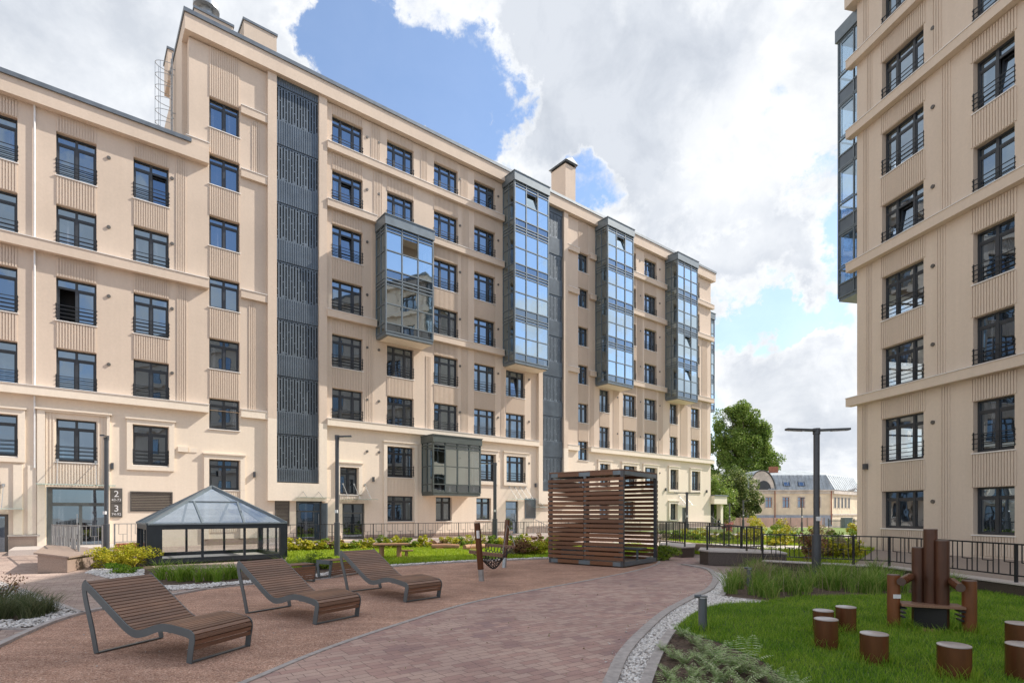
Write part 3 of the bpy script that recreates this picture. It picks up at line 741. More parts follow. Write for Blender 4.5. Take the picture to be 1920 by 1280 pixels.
# caged ladder on the end wall
ld = MB()
for yy in (2.75, 3.2): ld.bar((42.55, yy, 19.6), (42.55, yy, 25.6), .04, .06)
for k in range(21): ld.bar((42.55, 2.75, 19.8+k*.28), (42.55, 3.2, 19.8+k*.28), .025, .025)
for k in range(9):
    z = 20.0+k*.62; pts = [(42.53-.72*math.sin(t), 2.975-.36*math.cos(t), z) for t in np.linspace(0, math.pi, 11)]
    ld.tube(pts, .015, 5, False)
for an in (.8, 1.57, 2.3): ld.bar((42.53-.72*math.sin(an), 2.975-.36*math.cos(an), 20), (42.53-.72*math.sin(an), 2.975-.36*math.cos(an), 24.96), .02, .02)
for z in (20.2, 22.5, 24.8): ld.bar((42.55, 2.75, z), (42.7, 2.75, z), .03, .03); ld.bar((42.55, 3.2, z), (42.7, 3.2, z), .03, .03)
ld.obj('caged_ladder', M['zinc'], main)
# porch at the far corner
p = MB(); p.box(88.82, 91.2, -.4, 3.0, 2.5, 3.3).box(90.5, 90.95, -.1, .35, -.7, 2.5)
p.obj('corner_porch', M['trim'], main); MB().box(88.82, 91.3, -.5, 3.1, 3.302, 3.42).obj('porch_coping', M['coping'], main)
MB().quad((88.83, .6, -.5), (90.4, .6, -.5), (90.4, .6, 2.5), (88.83, .6, 2.5)).obj('porch_back', M['dark'], main, recalc=False)

# ------------------------------------------------------------------ lower wing on the left
wing = empty('apartment_building', (-49.27, 0, 0), math.atan2(.6248, .7807),
    'lower beige five-storey wing at the left edge with the double entrance marked 2 and 3', 'building')
wh = []; ww = []
def wcol(x0, w, z0, h, kind='2', **k): wh.append((x0, x0+w, z0, z0+h)); ww.append((x0, z0, w, h, kind, k))
WX = [(35.28, 1.40), (sx(105), 1.39), (sx(250), 1.40)]
for c, (x, w) in enumerate(WX):
    for r_, t in enumerate(TOPS[2:6]):
        kd = '2o' if (r_ == 2 and c in (0, 1)) else ('2t' if (r_, c) == (0, 2) else '2')
        wcol(x, w, t-WH, WH, kd)
wcol(35.28, 1.40, 3.95, 1.72); wcol(WX[1][0], 1.39, 3.82, 1.86); wcol(WX[2][0]-.02, 1.40, 3.83, 1.86)
DW = (37.6, 39.78, .05, 2.72); DW2 = (34.9, 36.4, -.2, 1.55)
WX0, WX1 = 26.0, 42.91
wh2 = wh+[DW, DW2]
wall('upper_wall', wing, WX0, WX1, 6.75, 18.8, wh2, M['st_up']); wall('lower_wall', wing, WX0, WX1, -.7, 6.748, wh2, M['st_lo'])
MB().box(WX0, WX1-.01, .82, 13, -.7, 19.4).box(WX0, WX1-.01, .05, .5, 18.8, 19.4).obj('building_core', M['st_up'], wing)
MB().box(WX0, 43.72, -.33, -.004, 18.8, 19.5).box(WX0, WX1-.01, -.004, .5, 18.81, 19.5).obj('roof_fascia', M['st_up'], wing)
MB().box(WX0, 42.96, -.42, .6, 19.5, 19.68).obj('roof_coping', M['coping'], wing)
for (x, b, w, h_, kind, k) in ww: window(wing, x, b, w, h_, kind, **k)
band(wing, WX0, 43.74, 12.68, 13.15, U, .3); band(wing, WX0, 43.74, 6.55, 6.95, L_, .3)
for x, w in WX:
    colribs(wing, x, w, 6.97, 18.78, U, wh, [(12.68, 13.15)])
gv = MB()
for x0, x1, z0, z1 in ((42.35, 42.8, 13.2, 18.75), (42.4, 42.85, 6.97, 12.6), (35.0, 35.25, 6.97, 18.7)): gv = MB(); grooves(gv, x0, x1, z0, z1, 5); gv.obj('grooved_strip', U, wing, recalc=False)
for x in (39.75, 42.55-.35):
    for t in TOPS[2:6]: vent(wing, x, t-.42)
x, w = WX[1]
g2 = MB(); ribs(g2, x-.36, x-.02, 2.85, 5.95); ribs(g2, x+w+.02, x+w+.36, 2.85, 5.95); ribs(g2, x, x+w, 2.85, 3.75); g2.obj('ribbed_panel', M['st_lo'], wing, recalc=False)
s_ = MB(); s_.box(x-.62, x-.36, -.1, -.002, 0, 6.0).box(x+w+.36, x+w+.48, -.1, -.002, 0, 6.0).box(x-.36, x+w+.36, -.1, -.002, 5.72+.2, 6.0).box(x-.7, x+w+.56, -.17, -.002, 6.0, 6.07)
s_.obj('window_surround', M['trim'], wing)
trim(wing, WX[2][0]-.02, WX[2][0]+1.38, 3.83, 5.69); trim(wing, 35.28, 36.68, 3.95, 5.67)
MB().box(36.42, 37.35, -.07, -.003, -.7, .62).obj('stone_plinth', M['granite'], wing)
MB().box(36.38, 37.4, -.12, -.003, .62, .68).obj('plinth_ledge', M['granitep'], wing)
for a in (36.55, 37.0): MB().box(a, a+.28, -.05, -.003, .7, 3.6).obj('wall_rib', M['trim'], wing)
louvre(wing, sx(246), sx(321), 1.72, 2.55); louvre(wing, 35.3, 36.1, 2.45, 2.85)
d = MB(); x0, x1, z0, z1 = DW
for a, b_ in ((x0+.02, x0+.2), (x1-.12, x1-.02), ((x0+x1)/2-.05+.05, (x0+x1)/2+.12)): d.box(a, b_, .1, .17, z0, z1 if a != (x0+x1)/2 else z0+1.9)
d.box(x0+.2, x1-.12, .1, .17, z1-.1, z1).box(x0+.2, x1-.12, .1, .168, z0+1.85, z0+2.0).box(x0+.2, x1-.12, .1, .166, z0, z0+.12)
o = d.obj('entrance_door', M['door'], wing); MB().quad((x0, .15, z0), (x1, .15, z0), (x1, .15, z1), (x0, .15, z1)).obj('door_glass', M['pane'], o, recalc=False)
MB().bar(((x0+x1)/2-.06, .03, z0+.6), ((x0+x1)/2-.06, .03, z0+1.5), .03, .03).obj('door_handle', M['zinc'], o)
x0, x1, z0, z1 = DW2
o = MB().box(x0, x1, .08, .16, z1-.1, z1).box(x1-.12, x1, .08, .16, z0, z1-.1).box(x0, x1-.12, .08, .16, z0, z0+.12).obj('shop_window', M['louver'], wing)
MB().quad((x0, .13, z0), (x1, .13, z0), (x1, .13, z1), (x0, .13, z1)).obj('shop_pane', M['pane'], o, recalc=False)
canopy(wing, 37.3, 39.95, 2.78, 1.1, 2, 1.1); canopy(wing, 34.3, 36.9, 1.75, 1.0, 2, 1.0)
MB().tube([(37.22, -.06, 3.5), (37.22, -.06, 18.8)], .035, 8).obj('downpipe', M['white'], wing)
wlight(wing, sx(210), 3.72)
sg = MB(); sx0, sx1, sz0, sz1 = sx(206.5), sx(229), 1.40, 2.72
sg.box(sx0, sx1, -.05, -.005, sz0, sz1); sign = sg.obj('number_sign', M['louver'], wing)
def text(s, x, z, size, par, mat, y=-.056):
    cu = bpy.data.curves.new('sign_text', 'FONT'); cu.body = s; cu.size = size; cu.extrude = .002; cu.align_x = 'CENTER'
    t = bpy.data.objects.new('tmp', cu); COL.objects.link(t)
    dg = bpy.context.evaluated_depsgraph_get(); me = bpy.data.meshes.new_from_object(t.evaluated_get(dg)); bpy.data.objects.remove(t)
    me.materials.clear(); me.materials.append(mat)
    o = bpy.data.objects.new('sign_text', me); link(o, par); o.location = (x, y, z); o.rotation_euler = (math.pi/2, 0, 0); return o
mx = (sx0+sx1)/2
text('2', mx, 2.33, .40, sign, M['white']); text('43-73', mx, 2.14, .155, sign, M['white']); text('3', mx, 1.67, .40, sign, M['white']); text('74-92', mx, 1.49, .155, sign, M['white'])
MB().box(sx0+.02, sx1-.02, -.054, -.05, 2.03, 2.045).obj('sign_rule', M['dark'], sign)
# small pale bracket box on the wall
MB().box(sx(333), sx(352), -.12, -.005, 4.55, 4.8).box(sx(354), sx(369), -.03, -.005, 4.56, 4.78).obj('wall_box', M['trim'], main)

# ------------------------------------------------------------------ building on the right
d2 = (.2025, -.9793)
right = empty('apartment_building', (15.83, 25.2, 0), math.atan2(d2[1], d2[0]),
    'sand coloured apartment building filling the right edge of the picture', 'building')
def rx(px): return (25.2-21680.0/(px-747.0))/.9793
rh = []; rw = []
CA = (rx(1654), rx(1732)-rx(1654)); CB = (rx(1825), rx(1903)-rx(1825))
for (x, w), kd in ((CA, '3'), (CB, '2')):
    for i, t in enumerate(TOPS):
        k = kd
        if kd == '3' and i == 3: k = '3t'
        if kd == '2' and i == 3: k = '2o' if False else '2'
        if kd == '2' and i == 2: k = '2t'
        rh.append((x, x+w, t-WH, t)); rw.append((x, t-WH, w, WH, k, {}))
    zz = .95 if kd == '3' else .82; tt = 2.52
    rh.append((x, x+w, zz, tt)); rw.append((x, zz, w, tt-zz, kd, dict(rail=False)))
wall('facade_wall', right, 0, 48, -.7, 24.9, rh, M['st_r'])
# shell: end wall with openings so that daylight crosses the corner rooms
RZ = [-.7, 24.9]
def endwall():
    mb = MB(); ops = []
    for i in range(1, 8):
        zf = TOPS[6]-1.9+(i-1)*3.1 if i < 8 else 0
        ops.append((.9, 3.6, TOPS[7-i]-1.75, TOPS[7-i]-.05))
    z = -.7
    for (a, b_, c, d) in ops:
        mb.quad((0, .002, z), (0, 9, z), (0, 9, c), (0, .002, c))
        mb.quad((0, .002, c), (0, a, c), (0, a, d), (0, .002, d)); mb.quad((0, b_, c), (0, 9, c), (0, 9, d), (0, b_, d)); z = d
    mb.quad((0, .002, z), (0, 9, z), (0, 9, 24.9), (0, .002, 24.9))
    o = mb.obj('end_wall', M['st_r'], right, recalc=False)
    fr = MB()
    for (a, b_, c, d) in ops:
        fr.box(.05, .12, a, b_, c, c+.07).box(.05, .12, a, b_, d-.07, d)
        for y in (a, (a+b_)/2-.04, b_-.08): fr.box(.05, .12, y, y+.08, c+.07, d-.07)
        fr.box(.05, .12, a+.08, b_-.08, d-.45, d-.38)
    fr.obj('end_window', M['frame'], right)
endwall()
fl = MB()
for i in range(9): 
    z = -.25+i*3.1
    fl.box(.02, 4.2, .35, 8.9, z-.15, min(z+.12, 24.8))
fl.box(4.2, 4.35, .35, 8.9, -.7, 24.85).box(.15, 4.2, 8.7, 8.85, -.7, 24.85)
fl.obj('floor_slab', M['oldwhite'], right)
MB().box(4.36, 48, .82, 14, -.7, 25.3).box(0, 4.36, 9.01, 14, -.7, 25.3).box(0, 4.36, .4, 9.0, 24.91, 25.3).obj('building_core', M['st_r'], right)
MB().box(-.35, 48, -.36, .3, 24.9, 25.66).box(-.35, .3, .3, 14, 24.9, 25.66).obj('roof_fascia', M['st_r'], right)
MB().box(-.41, 48, -.43, .36, 25.66, 25.86).box(-.41, .36, .36, 14, 25.66, 25.86).obj('roof_coping', M['coping'], right)
for i, (x, b, w, h_, kind, k) in enumerate(rw):
    o = window(right, x, b, w, h_, kind, **k)
    if w > 1.6:
        for c in [q for q in bpy.data.objects if q.parent is o and q.name.startswith('pane')]:
            c.data.materials.clear(); 
SR = M['st_r']
M['panecorner'] = glass_clear('corner_window_glass', (.62, .66, .66), (.66, .82, 1.0), .30, .008)
for me in {c.data for c in bpy.data.objects if c.name.startswith('pane') and c.type == 'MESH' and not c.data.materials}: me.materials.append(M['panecorner'])
RB = [(22.1, 22.5), (18.87, 19.27), (12.7, 13.12), (6.5, 6.9)]
for z0, z1 in RB: band(right, 0, 48, z0, z1, SR, .32, el=.32)
for x, w in (CA, CB): colribs(right, x-.09, w+.18, .05, 24.88, SR, rh, RB)
gv = MB(); 
for lo, hi, a, b_ in ((.3, 6.45, rx(1616), rx(1763)), (6.95, 12.65, rx(1624), rx(1755)), (13.15, 18.82, rx(1618), rx(1764)), (19.3, 22.05, rx(1625), rx(1747)), (22.55, 24.85, rx(1618), rx(1747))):
    gv = MB(); grooves(gv, a, a+.32, lo, hi, 4); gv.obj('grooved_strip', SR, right, recalc=False); gv = MB(); grooves(gv, b_, b_+.42, lo, hi, 4); gv.obj('grooved_strip', SR, right, recalc=False)
for t in TOPS+[2.55]: vent(right, rx(1750), t-.5)
MB().box(-.04, 48, -.09, -.003, -.7, -.02).obj('stone_plinth', M['brown'], right)
# windows beyond the picture edge, seen only as reflections
wm = MB(); wg = MB()
for c in range(8):
    x = 9.2+c*4.6
    for t in TOPS+[2.6]:
        wm.box(x-.05, x+1.85, -.03, -.004, t-WH-.05, t+.05); wg.quad((x, -.04, t-WH), (x+1.8, -.04, t-WH), (x+1.8, -.04, t), (x, -.04, t))
    ribs(wm, x, x+1.8, t+.1, t+.2)
o = wm.obj('window', M['frame'], right); tag(o, kind='stuff'); wg.obj('pane', M['pane'], o, recalc=False)
# bay on the far corner
def endbay():
    fr = MB(); z0, z1 = 11.95, 24.35; xa, xb = -1.42, -.01; ya, yb = .25, 3.4
    gl = MB(); sp = MB()
    for x in (xa, -.50, xb-.06): fr.box(x, x+.06, ya, ya+.07, z0, z1)
    for y in np.linspace(ya+.07, yb-.07, 4): fr.box(xa, xa+.07, y, y+.07, z0, z1)
    fr.box(xa, xa+.3, ya-.0, ya+.05, z0, z1) if False else None
    for k in range(4):
        zb = z0+k*3.1
        for q in (.0, .62, 1.35, 3.02):
            fr.box(xa+.06, xb, ya, ya+.065, zb+q, zb+q+.06); fr.box(xa, xa+.065, ya+.07, yb, zb+q, zb+q+.06)
        fr.box(xa+.2, -.5, ya-.02, ya+.0, zb+1.45, zb+1.5); fr.box(xa+.2, -.5, ya-.02, ya+.0, zb+2.9, zb+2.95); fr.box(xa+.16, xa+.2, ya-.02, ya, zb+1.45, zb+2.95)
        for (c, d, m) in ((.06, .62, sp), (.68, 1.35, gl), (1.41, 3.02, gl)):
            m.quad((xa, ya+.04, zb+c), (xb, ya+.04, zb+c), (xb, ya+.04, zb+d), (xa, ya+.04, zb+d))
            m.quad((xa+.03, ya+.05, zb+c), (xa+.03, yb, zb+c), (xa+.03, yb, zb+d), (xa+.03, ya+.05, zb+d))
    o = fr.obj('glazed_bay', M['frame2'], right); gl.obj('bay_pane', M['bayr'], o, recalc=False)
    for i in range(0, len(sp.f)):
        q = MB(); q.quad(*[sp.v[j] for j in sp.f[i]]); q.obj('bay_spandrel', M['slate'], o, recalc=False)
    MB().box(xa-.08, xb, ya-.08, yb, z1, z1+.62).obj('bay_cap', M['frame2'], o); MB().box(xa+.03, xb, ya+.05, yb-.05, z0-.14, z0).obj('bay_floor', M['frame2'], o)
    bl = MB()
    for k in range(4):
        for x in np.linspace(xa+.15, xb-.1, 10): bl.box(x, x+.05, yb-.35, yb-.33, z0+k*3.1+.3, z0+k*3.1+1.3)
    bl.obj('balcony_bars', M['white'], o)
endbay()
# cameras and a wall lamp near the corner
c = MB(); c.box(.45, .62, -.16, -.01, 3.0+.55, 3.8); c.obj('wall_light', M['lamp'], right)
c = MB(); c.tube([(.02, -.05, 2.7), (.02, -.2, 2.72)], .03, 8).tube([(.06, -.2, 2.68), (-.02, -.42, 2.62)], .06, 10); c.obj('security_camera', M['white'], right)
# ------------------------------------------------------------------ ground surfaces
def smooth(pts, k=6):
    out = []; n = len(pts)
    for i in range(n-1):
        p0, p1, p2, p3 = [np.array(pts[max(0, min(n-1, j))][:2]) for j in (i-1, i, i+1, i+2)]
        for t in np.linspace(0, 1, k, endpoint=False):
            out.append(tuple(.5*((2*p1)+(-p0+p2)*t+(2*p0-5*p1+4*p2-p3)*t*t+(-p0+3*p1-3*p2+p3)*t**3)))
    out.append(tuple(pts[-1][:2])); return out
def sheet(name, pts, z, mat):
    o = MB().poly([(p[0], p[1], z) for p in pts]).obj(name, mat, recalc=False)
    if o.data.polygons[0].normal.z < 0: o.data.flip_normals()
    return tag(o, kind='structure')
def kerb(pts, w, z0, z1, name='kerb', mat=None, parent=None):
    P = [np.array(p[:2]) for p in pts]; L = []; R = []
    for i, p in enumerate(P):
        t = P[min(i+1, len(P)-1)]-P[max(i-1, 0)]; t = t/np.linalg.norm(t); n = np.array([-t[1], t[0]])*w/2
        L.append(p+n); R.append(p-n)
    mb = MB()
    for i in range(len(P)-1):
        a, b, c, d = L[i], L[i+1], R[i+1], R[i]
        g = lambda q, z: (q[0], q[1], z)
        mb.quad(g(a, z1), g(d, z1), g(c, z1), g(b, z1)); mb.quad(g(a, z0), g(a, z1), g(b, z1), g(b, z0)); mb.quad(g(d, z1), g(d, z0), g(c, z0), g(c, z1))
    mb.quad(g(L[0], z0), g(R[0], z0), g(R[0], z1), g(L[0], z1)); mb.quad(g(L[-1], z0), g(L[-1], z1), g(R[-1], z1), g(R[-1], z0))
    o = mb.obj(name, mat or M['kerb'], parent)
    return o
sheet('ground', [(-600, -200), (600, -200), (600, 900), (-600, 900)], -.7, M['ground'])
sheet('courtyard_paving', [(-45, -20), (40, -20), (40, 62), (-25, 62), (-45, 30)], -.012, M['pave2'])
LP = [G(*p) for p in ((250, 1360), (455, 1280), (600, 1220), (740, 1172), (880, 1130), (1000, 1106), (1100, 1088), (1180, 1072), (1222, 1061), (1236, 1053), (1230, 1045))]
RP = [G(*p) for p in ((1105, 1380), (1145, 1280), (1170, 1227), (1205, 1187), (1250, 1148), (1302, 1119), (1329, 1106), (1341, 1090), (1338, 1076), (1322, 1066), (1280, 1058))]
Ls, Rs = smooth(LP), smooth(RP)
sheet('brick_path', Ls+[G(1300, 1043)[:2], G(1312, 1056)[:2]]+Rs[::-1], 0.0, M['brickp'])
far_e = [(1200, 1044), (1100, 1045), (1033, 1047), (880, 1053), (812, 1057), (737, 1062), (660, 1076), (595, 1086), (500, 1093), (450, 1097), (385, 1104), (336, 1113), (250, 1129), (193, 1141), (156, 1149), (117, 1160), (78, 1174), (0, 1209), (-200, 1310)]
FE = smooth([G(*p) for p in far_e], 4)
sheet('rubber_surface', Ls+FE+[G(-300, 1600)[:2], G(250, 1600)[:2]], -.005, M['rubber'])
tag(kerb(Ls, .075, -.02, .010), kind='structure'); tag(kerb(Rs, .13, -.02, .035), kind='structure')
FK = smooth([G(*p) for p in far_e[-9:]], 4); tag(kerb(FK, .09, -.02, .03), kind='structure')
tag(kerb(smooth([G(*p) for p in ((385, 1104), (450, 1097), (500, 1093), (595, 1086), (660, 1076), (737, 1062), (812, 1057), (880, 1053), (1033, 1047), (1150, 1045))], 4), .06, -.02, .012), kind='structure')
K2 = smooth([G(*p) for p in ((1190, 1360), (1212, 1280), (1240, 1214), (1260, 1183))], 5)
K3 = smooth([G(*p) for p in ((1353, 1117), (1366, 1100), (1373, 1088), (1369, 1080))], 5)
tag(kerb(K2, .11, -.02, .03), kind='structure'); tag(kerb(K3, .10, -.02, .03), kind='structure')
tag(kerb([G(1356, 1119), G(1434, 1127)], .05, -.02, .02), kind='structure')
tag(kerb([G(1270, 1056), G(1285, 1059), G(1325, 1067)], .05, -.02, .004), kind='structure')
# pebble strips
pst = Rs[2:] if False else Rs
peb1 = [p for p in Rs if True][3:-5]+[K3[-1], *K3[::-1], G(1434, 1129)[:2], G(1360, 1131)[:2], G(1320, 1139)[:2], G(1290, 1157)[:2], G(1262, 1180)[:2]]+K2[::-1]
sheet('pebble_bed', peb1, -.004, M['granitep'])
def area(poly): 
    p = np.array([q[:2] for q in poly]); x, y = p[:, 0], p[:, 1]; return abs((x*np.roll(y, 1)-y*np.roll(x, 1)).sum())/2
P = scatter(peb1, int(area(peb1)*1500)); tag(stones('pebbles', P, .0, .021, M['peb']), 'white marble pebbles filling the curved strip beside the brick path', 'pebbles', kind='stuff')
bed_l = [G(*p)[:2] for p in ((40, 1105), (152, 1150), (117, 1161), (78, 1172), (0, 1178), (-80, 1200), (-160, 1150), (-60, 1100), (0, 1092))]
sheet('flower_bed', bed_l, -.003, M['soil'])
tag(kerb([bed_l[8], bed_l[0], bed_l[1]], .07, -.02, .03), kind='structure')
tag(kerb([bed_l[5], bed_l[4], G(60, 1178)[:2]], .05, -.02, .01), kind='structure')
inner = np.array([G(35, 1135)[:2], G(88, 1150)[:2], G(60, 1160)[:2], G(-60, 1168)[:2], G(-100, 1130)[:2], G(-10, 1110)[:2]])
P = scatter(bed_l, 5200); P = P[~in_poly(P, inner)]; tag(stones('pebbles', P, 0, .026, M['peb']), 'white pebbles edging the triangular grass bed at the left', 'pebbles', kind='stuff')
bed_c = [G(*p)[:2] for p in ((165, 1072), (215, 1084), (300, 1100), (400, 1100), (500, 1090), (600, 1083), (650, 1072), (610, 1060), (520, 1060), (300, 1068), (265, 1052), (180, 1050))]
sheet('flower_bed', bed_c, -.003, M['soil'])
pc = [G(*p)[:2] for p in ((300, 1107), (385, 1101), (450, 1094), (500, 1089), (595, 1081), (660, 1071), (737, 1060), (812, 1055), (900, 1050), (1033, 1045.5), (1033, 1044), (880, 1049.5), (737, 1058), (650, 1067), (590, 1076), (500, 1084), (450, 1089), (380, 1094), (300, 1098), (215, 1086), (160, 1073), (175, 1066), (270, 1066), (270, 1086))]
P = scatter(pc, 5500); tag(stones('pebbles', P, -.005, .028, M['peb']), 'white pebbles in a thin strip between the planting and the red rubber surface', 'pebbles', kind='stuff')

k_ = np.array(Rs[8:-8]); P = k_[NR.integers(0, len(k_), 160)]+NR.normal(size=(160, 2))*np.array([.16, .2]); tag(stones('stray_pebbles', P, .004, .011, M['peb']), 'stray white pebbles on the brick path edge', 'pebbles', kind='stuff')
P = scatter([G(100, 1260)[:2], G(560, 1200)[:2], G(900, 1100)[:2], G(500, 1110)[:2], G(150, 1165)[:2]], 110); tag(stones('stray_grit', P, -.003, .010, M['granitep']), 'small grit and pebbles scattered on the red rubber surface', 'grit', kind='stuff')
P = scatter([G(560, 1270)[:2], G(1100, 1270)[:2], G(1280, 1110)[:2], G(1180, 1085)[:2], G(900, 1135)[:2]], 90); o_ = leaves('fallen_leaves', np.column_stack([P, np.full(len(P), .010)]), .03, M['dry']); tag(o_, 'a few dry leaves lying on the brick path', 'leaves', kind='stuff')

sheet('brown_strip', [(10.0, 6), (10.0, 13.9), (8.95, 14.75), (9.3, 15.6), (15.75, 25.3), (15.8, 25.1), (19.6, 6.5)], -.004, M['brown'])  # plain brown sheet between the right railing and the building
# ------------------------------------------------------------------ lawns
front_lawn = [G(*p)[:2] for p in ((1262, 1180), (1290, 1157), (1320, 1139), (1360, 1131), (1434, 1128), (1500, 1118), (1600, 1115), (1700, 1115))]+[(9.75, 11.3), (9.8, 9), (9.9, 3), (2.6, 2.6)]+[G(*p)[:2] for p in ((1480, 1290), (1430, 1240), (1350, 1205))]
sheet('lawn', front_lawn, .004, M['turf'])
vis = [G(*p)[:2] for p in ((1262, 1180), (1290, 1157), (1320, 1139), (1360, 1131), (1434, 1127), (1500, 1118), (1700, 1114))]+[(9.7, 11.3), (9.75, 9.6), (6.2, 6.2), (4.4, 4.0), (2.3, 4.0)]+[G(*p)[:2] for p in ((1480, 1280), (1430, 1240), (1350, 1205))]
a_ = area(vis)
P = scatter(vis, int(a_*3600)); Y = P[:, 1]; keep = NR.uniform(0, 1, len(P)) < np.clip(6.5/Y, .35, 1); P = P[keep]
edge = .055+.02*np.clip((P[:, 1]-6)/5, 0, 1)
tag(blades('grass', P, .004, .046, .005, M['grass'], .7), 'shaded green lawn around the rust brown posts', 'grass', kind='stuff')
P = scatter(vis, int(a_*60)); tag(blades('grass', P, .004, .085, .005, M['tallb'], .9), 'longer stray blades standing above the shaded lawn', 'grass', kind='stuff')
back_lawn = [G(*p)[:2] for p in ((535, 1066), (650, 1066), (737, 1057.5), (812, 1053.5), (900, 1048.5), (1033, 1044), (1180, 1042), (1240, 1030), (1200, 1020), (1000, 1020), (700, 1022), (540, 1026))]
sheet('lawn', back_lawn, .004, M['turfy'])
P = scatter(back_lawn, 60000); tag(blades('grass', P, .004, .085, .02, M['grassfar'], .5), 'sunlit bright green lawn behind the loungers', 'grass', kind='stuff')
# sunny strip of lawns beyond the granite ramp
right_lawn = [AT(1250, 23)[:2], AT(1480, 17.5)[:2], AT(1600, 17)[:2], AT(1640, 24)[:2], AT(1600, 33)[:2], AT(1430, 36)[:2], AT(1250, 37)[:2]]
walk1 = [AT(1150, 27)[:2], AT(1600, 22.6)[:2], AT(1600, 25.5)[:2], AT(1150, 31)[:2]]
sheet('lawn', right_lawn, .004, M['turfy']); sheet('footpath', walk1, .012, M['granitep'])
sheet('footpath', [AT(1100, 42)[:2], AT(1660, 36)[:2], AT(1660, 39)[:2], AT(1100, 46)[:2]], .012, M['granitep'])
P = scatter(right_lawn, 26000); P = P[~in_poly(P, np.array(walk1))]; tag(blades('grass', P, .004, .12, .03, M['grassfar'], .5), 'sunny lawn beyond the granite ramp walls', 'grass', kind='stuff')
far_lawn = [AT(1050, 46)[:2], AT(1660, 39.2)[:2], AT(1700, 60)[:2], AT(1050, 61)[:2]]
sheet('lawn', far_lawn, .004, M['turfy'])

# ------------------------------------------------------------------ planting
def clump(name, x, y, h, n, mat, label, cat, group=None, r=.12, w=.012, bend=.6, z=0, flop=.12):
    a = NR.uniform(0, 2*np.pi, n); rr = r*NR.uniform(0, 1, n)**.6
    P = np.stack([np.cos(a)*rr, np.sin(a)*rr], 1)
    o = blades(name, P, 0, h, w, mat, bend, hv=.3, flop=flop); o.location = (x, y, z)
    return tag(o, label, cat, group)
def shrub(x, y, rx_, ry, h, n, mat, label, cat='shrub', group=None, size=.06, nc=26, mat2=None, z=0, name='shrub'):
    t = empty(name, (x, y, z), 0, label, cat, group)
    pts, cc = clumpy(n, nc, rx_, ry, h*.55, .34, .35, bottom=-.75)
    pts[:, 2] += h*.5; pts[:, 2] = np.maximum(pts[:, 2], .02)
    leaves('foliage', pts, size, mat, t)
    s = MB()
    for c in cc[:14]: s.tube([(0, 0, 0), (c[0]*.5, c[1]*.5, (c[2]+h*.5)*.6), (c[0], c[1], max(.05, c[2]+h*.5))], [.012, .008, .004], 5)
    s.obj('stems', M['bark'], t); return t
# tall grass bed by the T-shaped lamp
bed_t = [G(*p)[:2] for p in ((1356, 1117), (1378, 1088), (1402, 1074))]+[(6.5, 15.1), (7.6, 15.0), (8.7, 14.2), (9.35, 13.7), (9.6, 12.2), (9.65, 11.3)]+[G(*p)[:2] for p in ((1700, 1114), (1600, 1115), (1500, 1118), (1434, 1125))]
sheet('flower_bed', bed_t, .002, M['soil'])
pt = scatter(bed_t, 64); pt = pt[np.hypot(pt[:, 0]-G(1405, 1100)[0], pt[:, 1]-G(1405, 1100)[1]+.3) > .45]; k = 0
for x, y in pt:
    k += 1
    clump('tall_grass_clump', x, y, NR.uniform(.24, .47), 105, M['tall'] if k % 9 else M['dry'], 'tall arching grass clump in the dense bed around the T-shaped lamp' if k % 9 else 'straw coloured dry grass clump in the dense bed around the T-shaped lamp', 'grass clump',
          'grass clumps in the bed by the T-shaped lamp' if k % 9 else 'dry clumps in the bed by the T-shaped lamp', r=.20, w=.011, bend=.7)
for px, py in ((1383, 1103), (1425, 1104), (1445, 1112), (1470, 1108), (1510, 1108), (1560, 1106), (1640, 1106), (1370, 1112)):
    x, y, _ = G(px, py); clump('tall_grass_clump', x, y, random.uniform(.4, .52), 130, M['tall'], 'tall arching grass clump in the dense bed around the T-shaped lamp', 'grass clump', 'grass clumps in the bed by the T-shaped lamp', r=.14, w=.010, bend=.75)
P = scatter(bed_t, 160); tag(blades('seed_stalks', P, .002, .62, .008, M['dry'], .35), 'thin straw coloured stalks rising above the tall grass', 'stalks', kind='stuff')
# clumps in front of the glass pavilion
for i, (px, py) in enumerate(((302, 1086), (322, 1088), (338, 1090), (355, 1088), (372, 1090), (392, 1088), (408, 1090), (425, 1086), (440, 1084), (535, 1076), (568, 1070))):
    x, y, _ = G(px, py); clump('grass_clump', x, y, NR.uniform(.34, .50), 75, M['tallb'], 'fresh green grass clump in the bed before the glass pavilion', 'grass clump', 'grass clumps in front of the glass pavilion', r=.09, w=.015, bend=.85)
for i, (px, py, h) in enumerate(((60, 1158, .36), (25, 1152, .34), (85, 1150, .32), (0, 1160, .34), (45, 1138, .33), (-20, 1140, .4))):
    x, y, _ = G(px, py); clump('sedge_clump', x, y, h, 260, M['sedge'], 'grey green sedge clump among white pebbles in the left corner bed', 'grass clump', 'sedge clumps in the left corner bed', r=.16, w=.007, bend=1.0)
x, y, _ = G(2, 1135); t = shrub(x, y, .34, .34, .62, 520, M['shrubr'], 'small reddish shrub at the left edge above the sedge', size=.035, nc=16)
for (px, py, w_, h, m, lab, n) in ((205, 1064, .62, .62, 'shrub', 'rounded golden yellow shrub by the granite ramp wall', 3400), (252, 1062, .58, .66, 'shrub', 'golden yellow shrub touching the left corner of the glass pavilion', 3400)):
    x, y, _ = G(px, py); shrub(x, y, w_, .55, h, n, M[m], lab, size=.055, nc=34)
x, y, _ = G(222, 1074); shrub(x, y, .55, .28, .26, 1800, M['grass'], 'low dark green groundcover shrub below the golden shrubs', size=.045)
x, y, _ = G(598, 1066); shrub(x, y, .5, .35, .45, 2000, M['shrubg'], 'dark green shrub between the two slatted benches', size=.05)
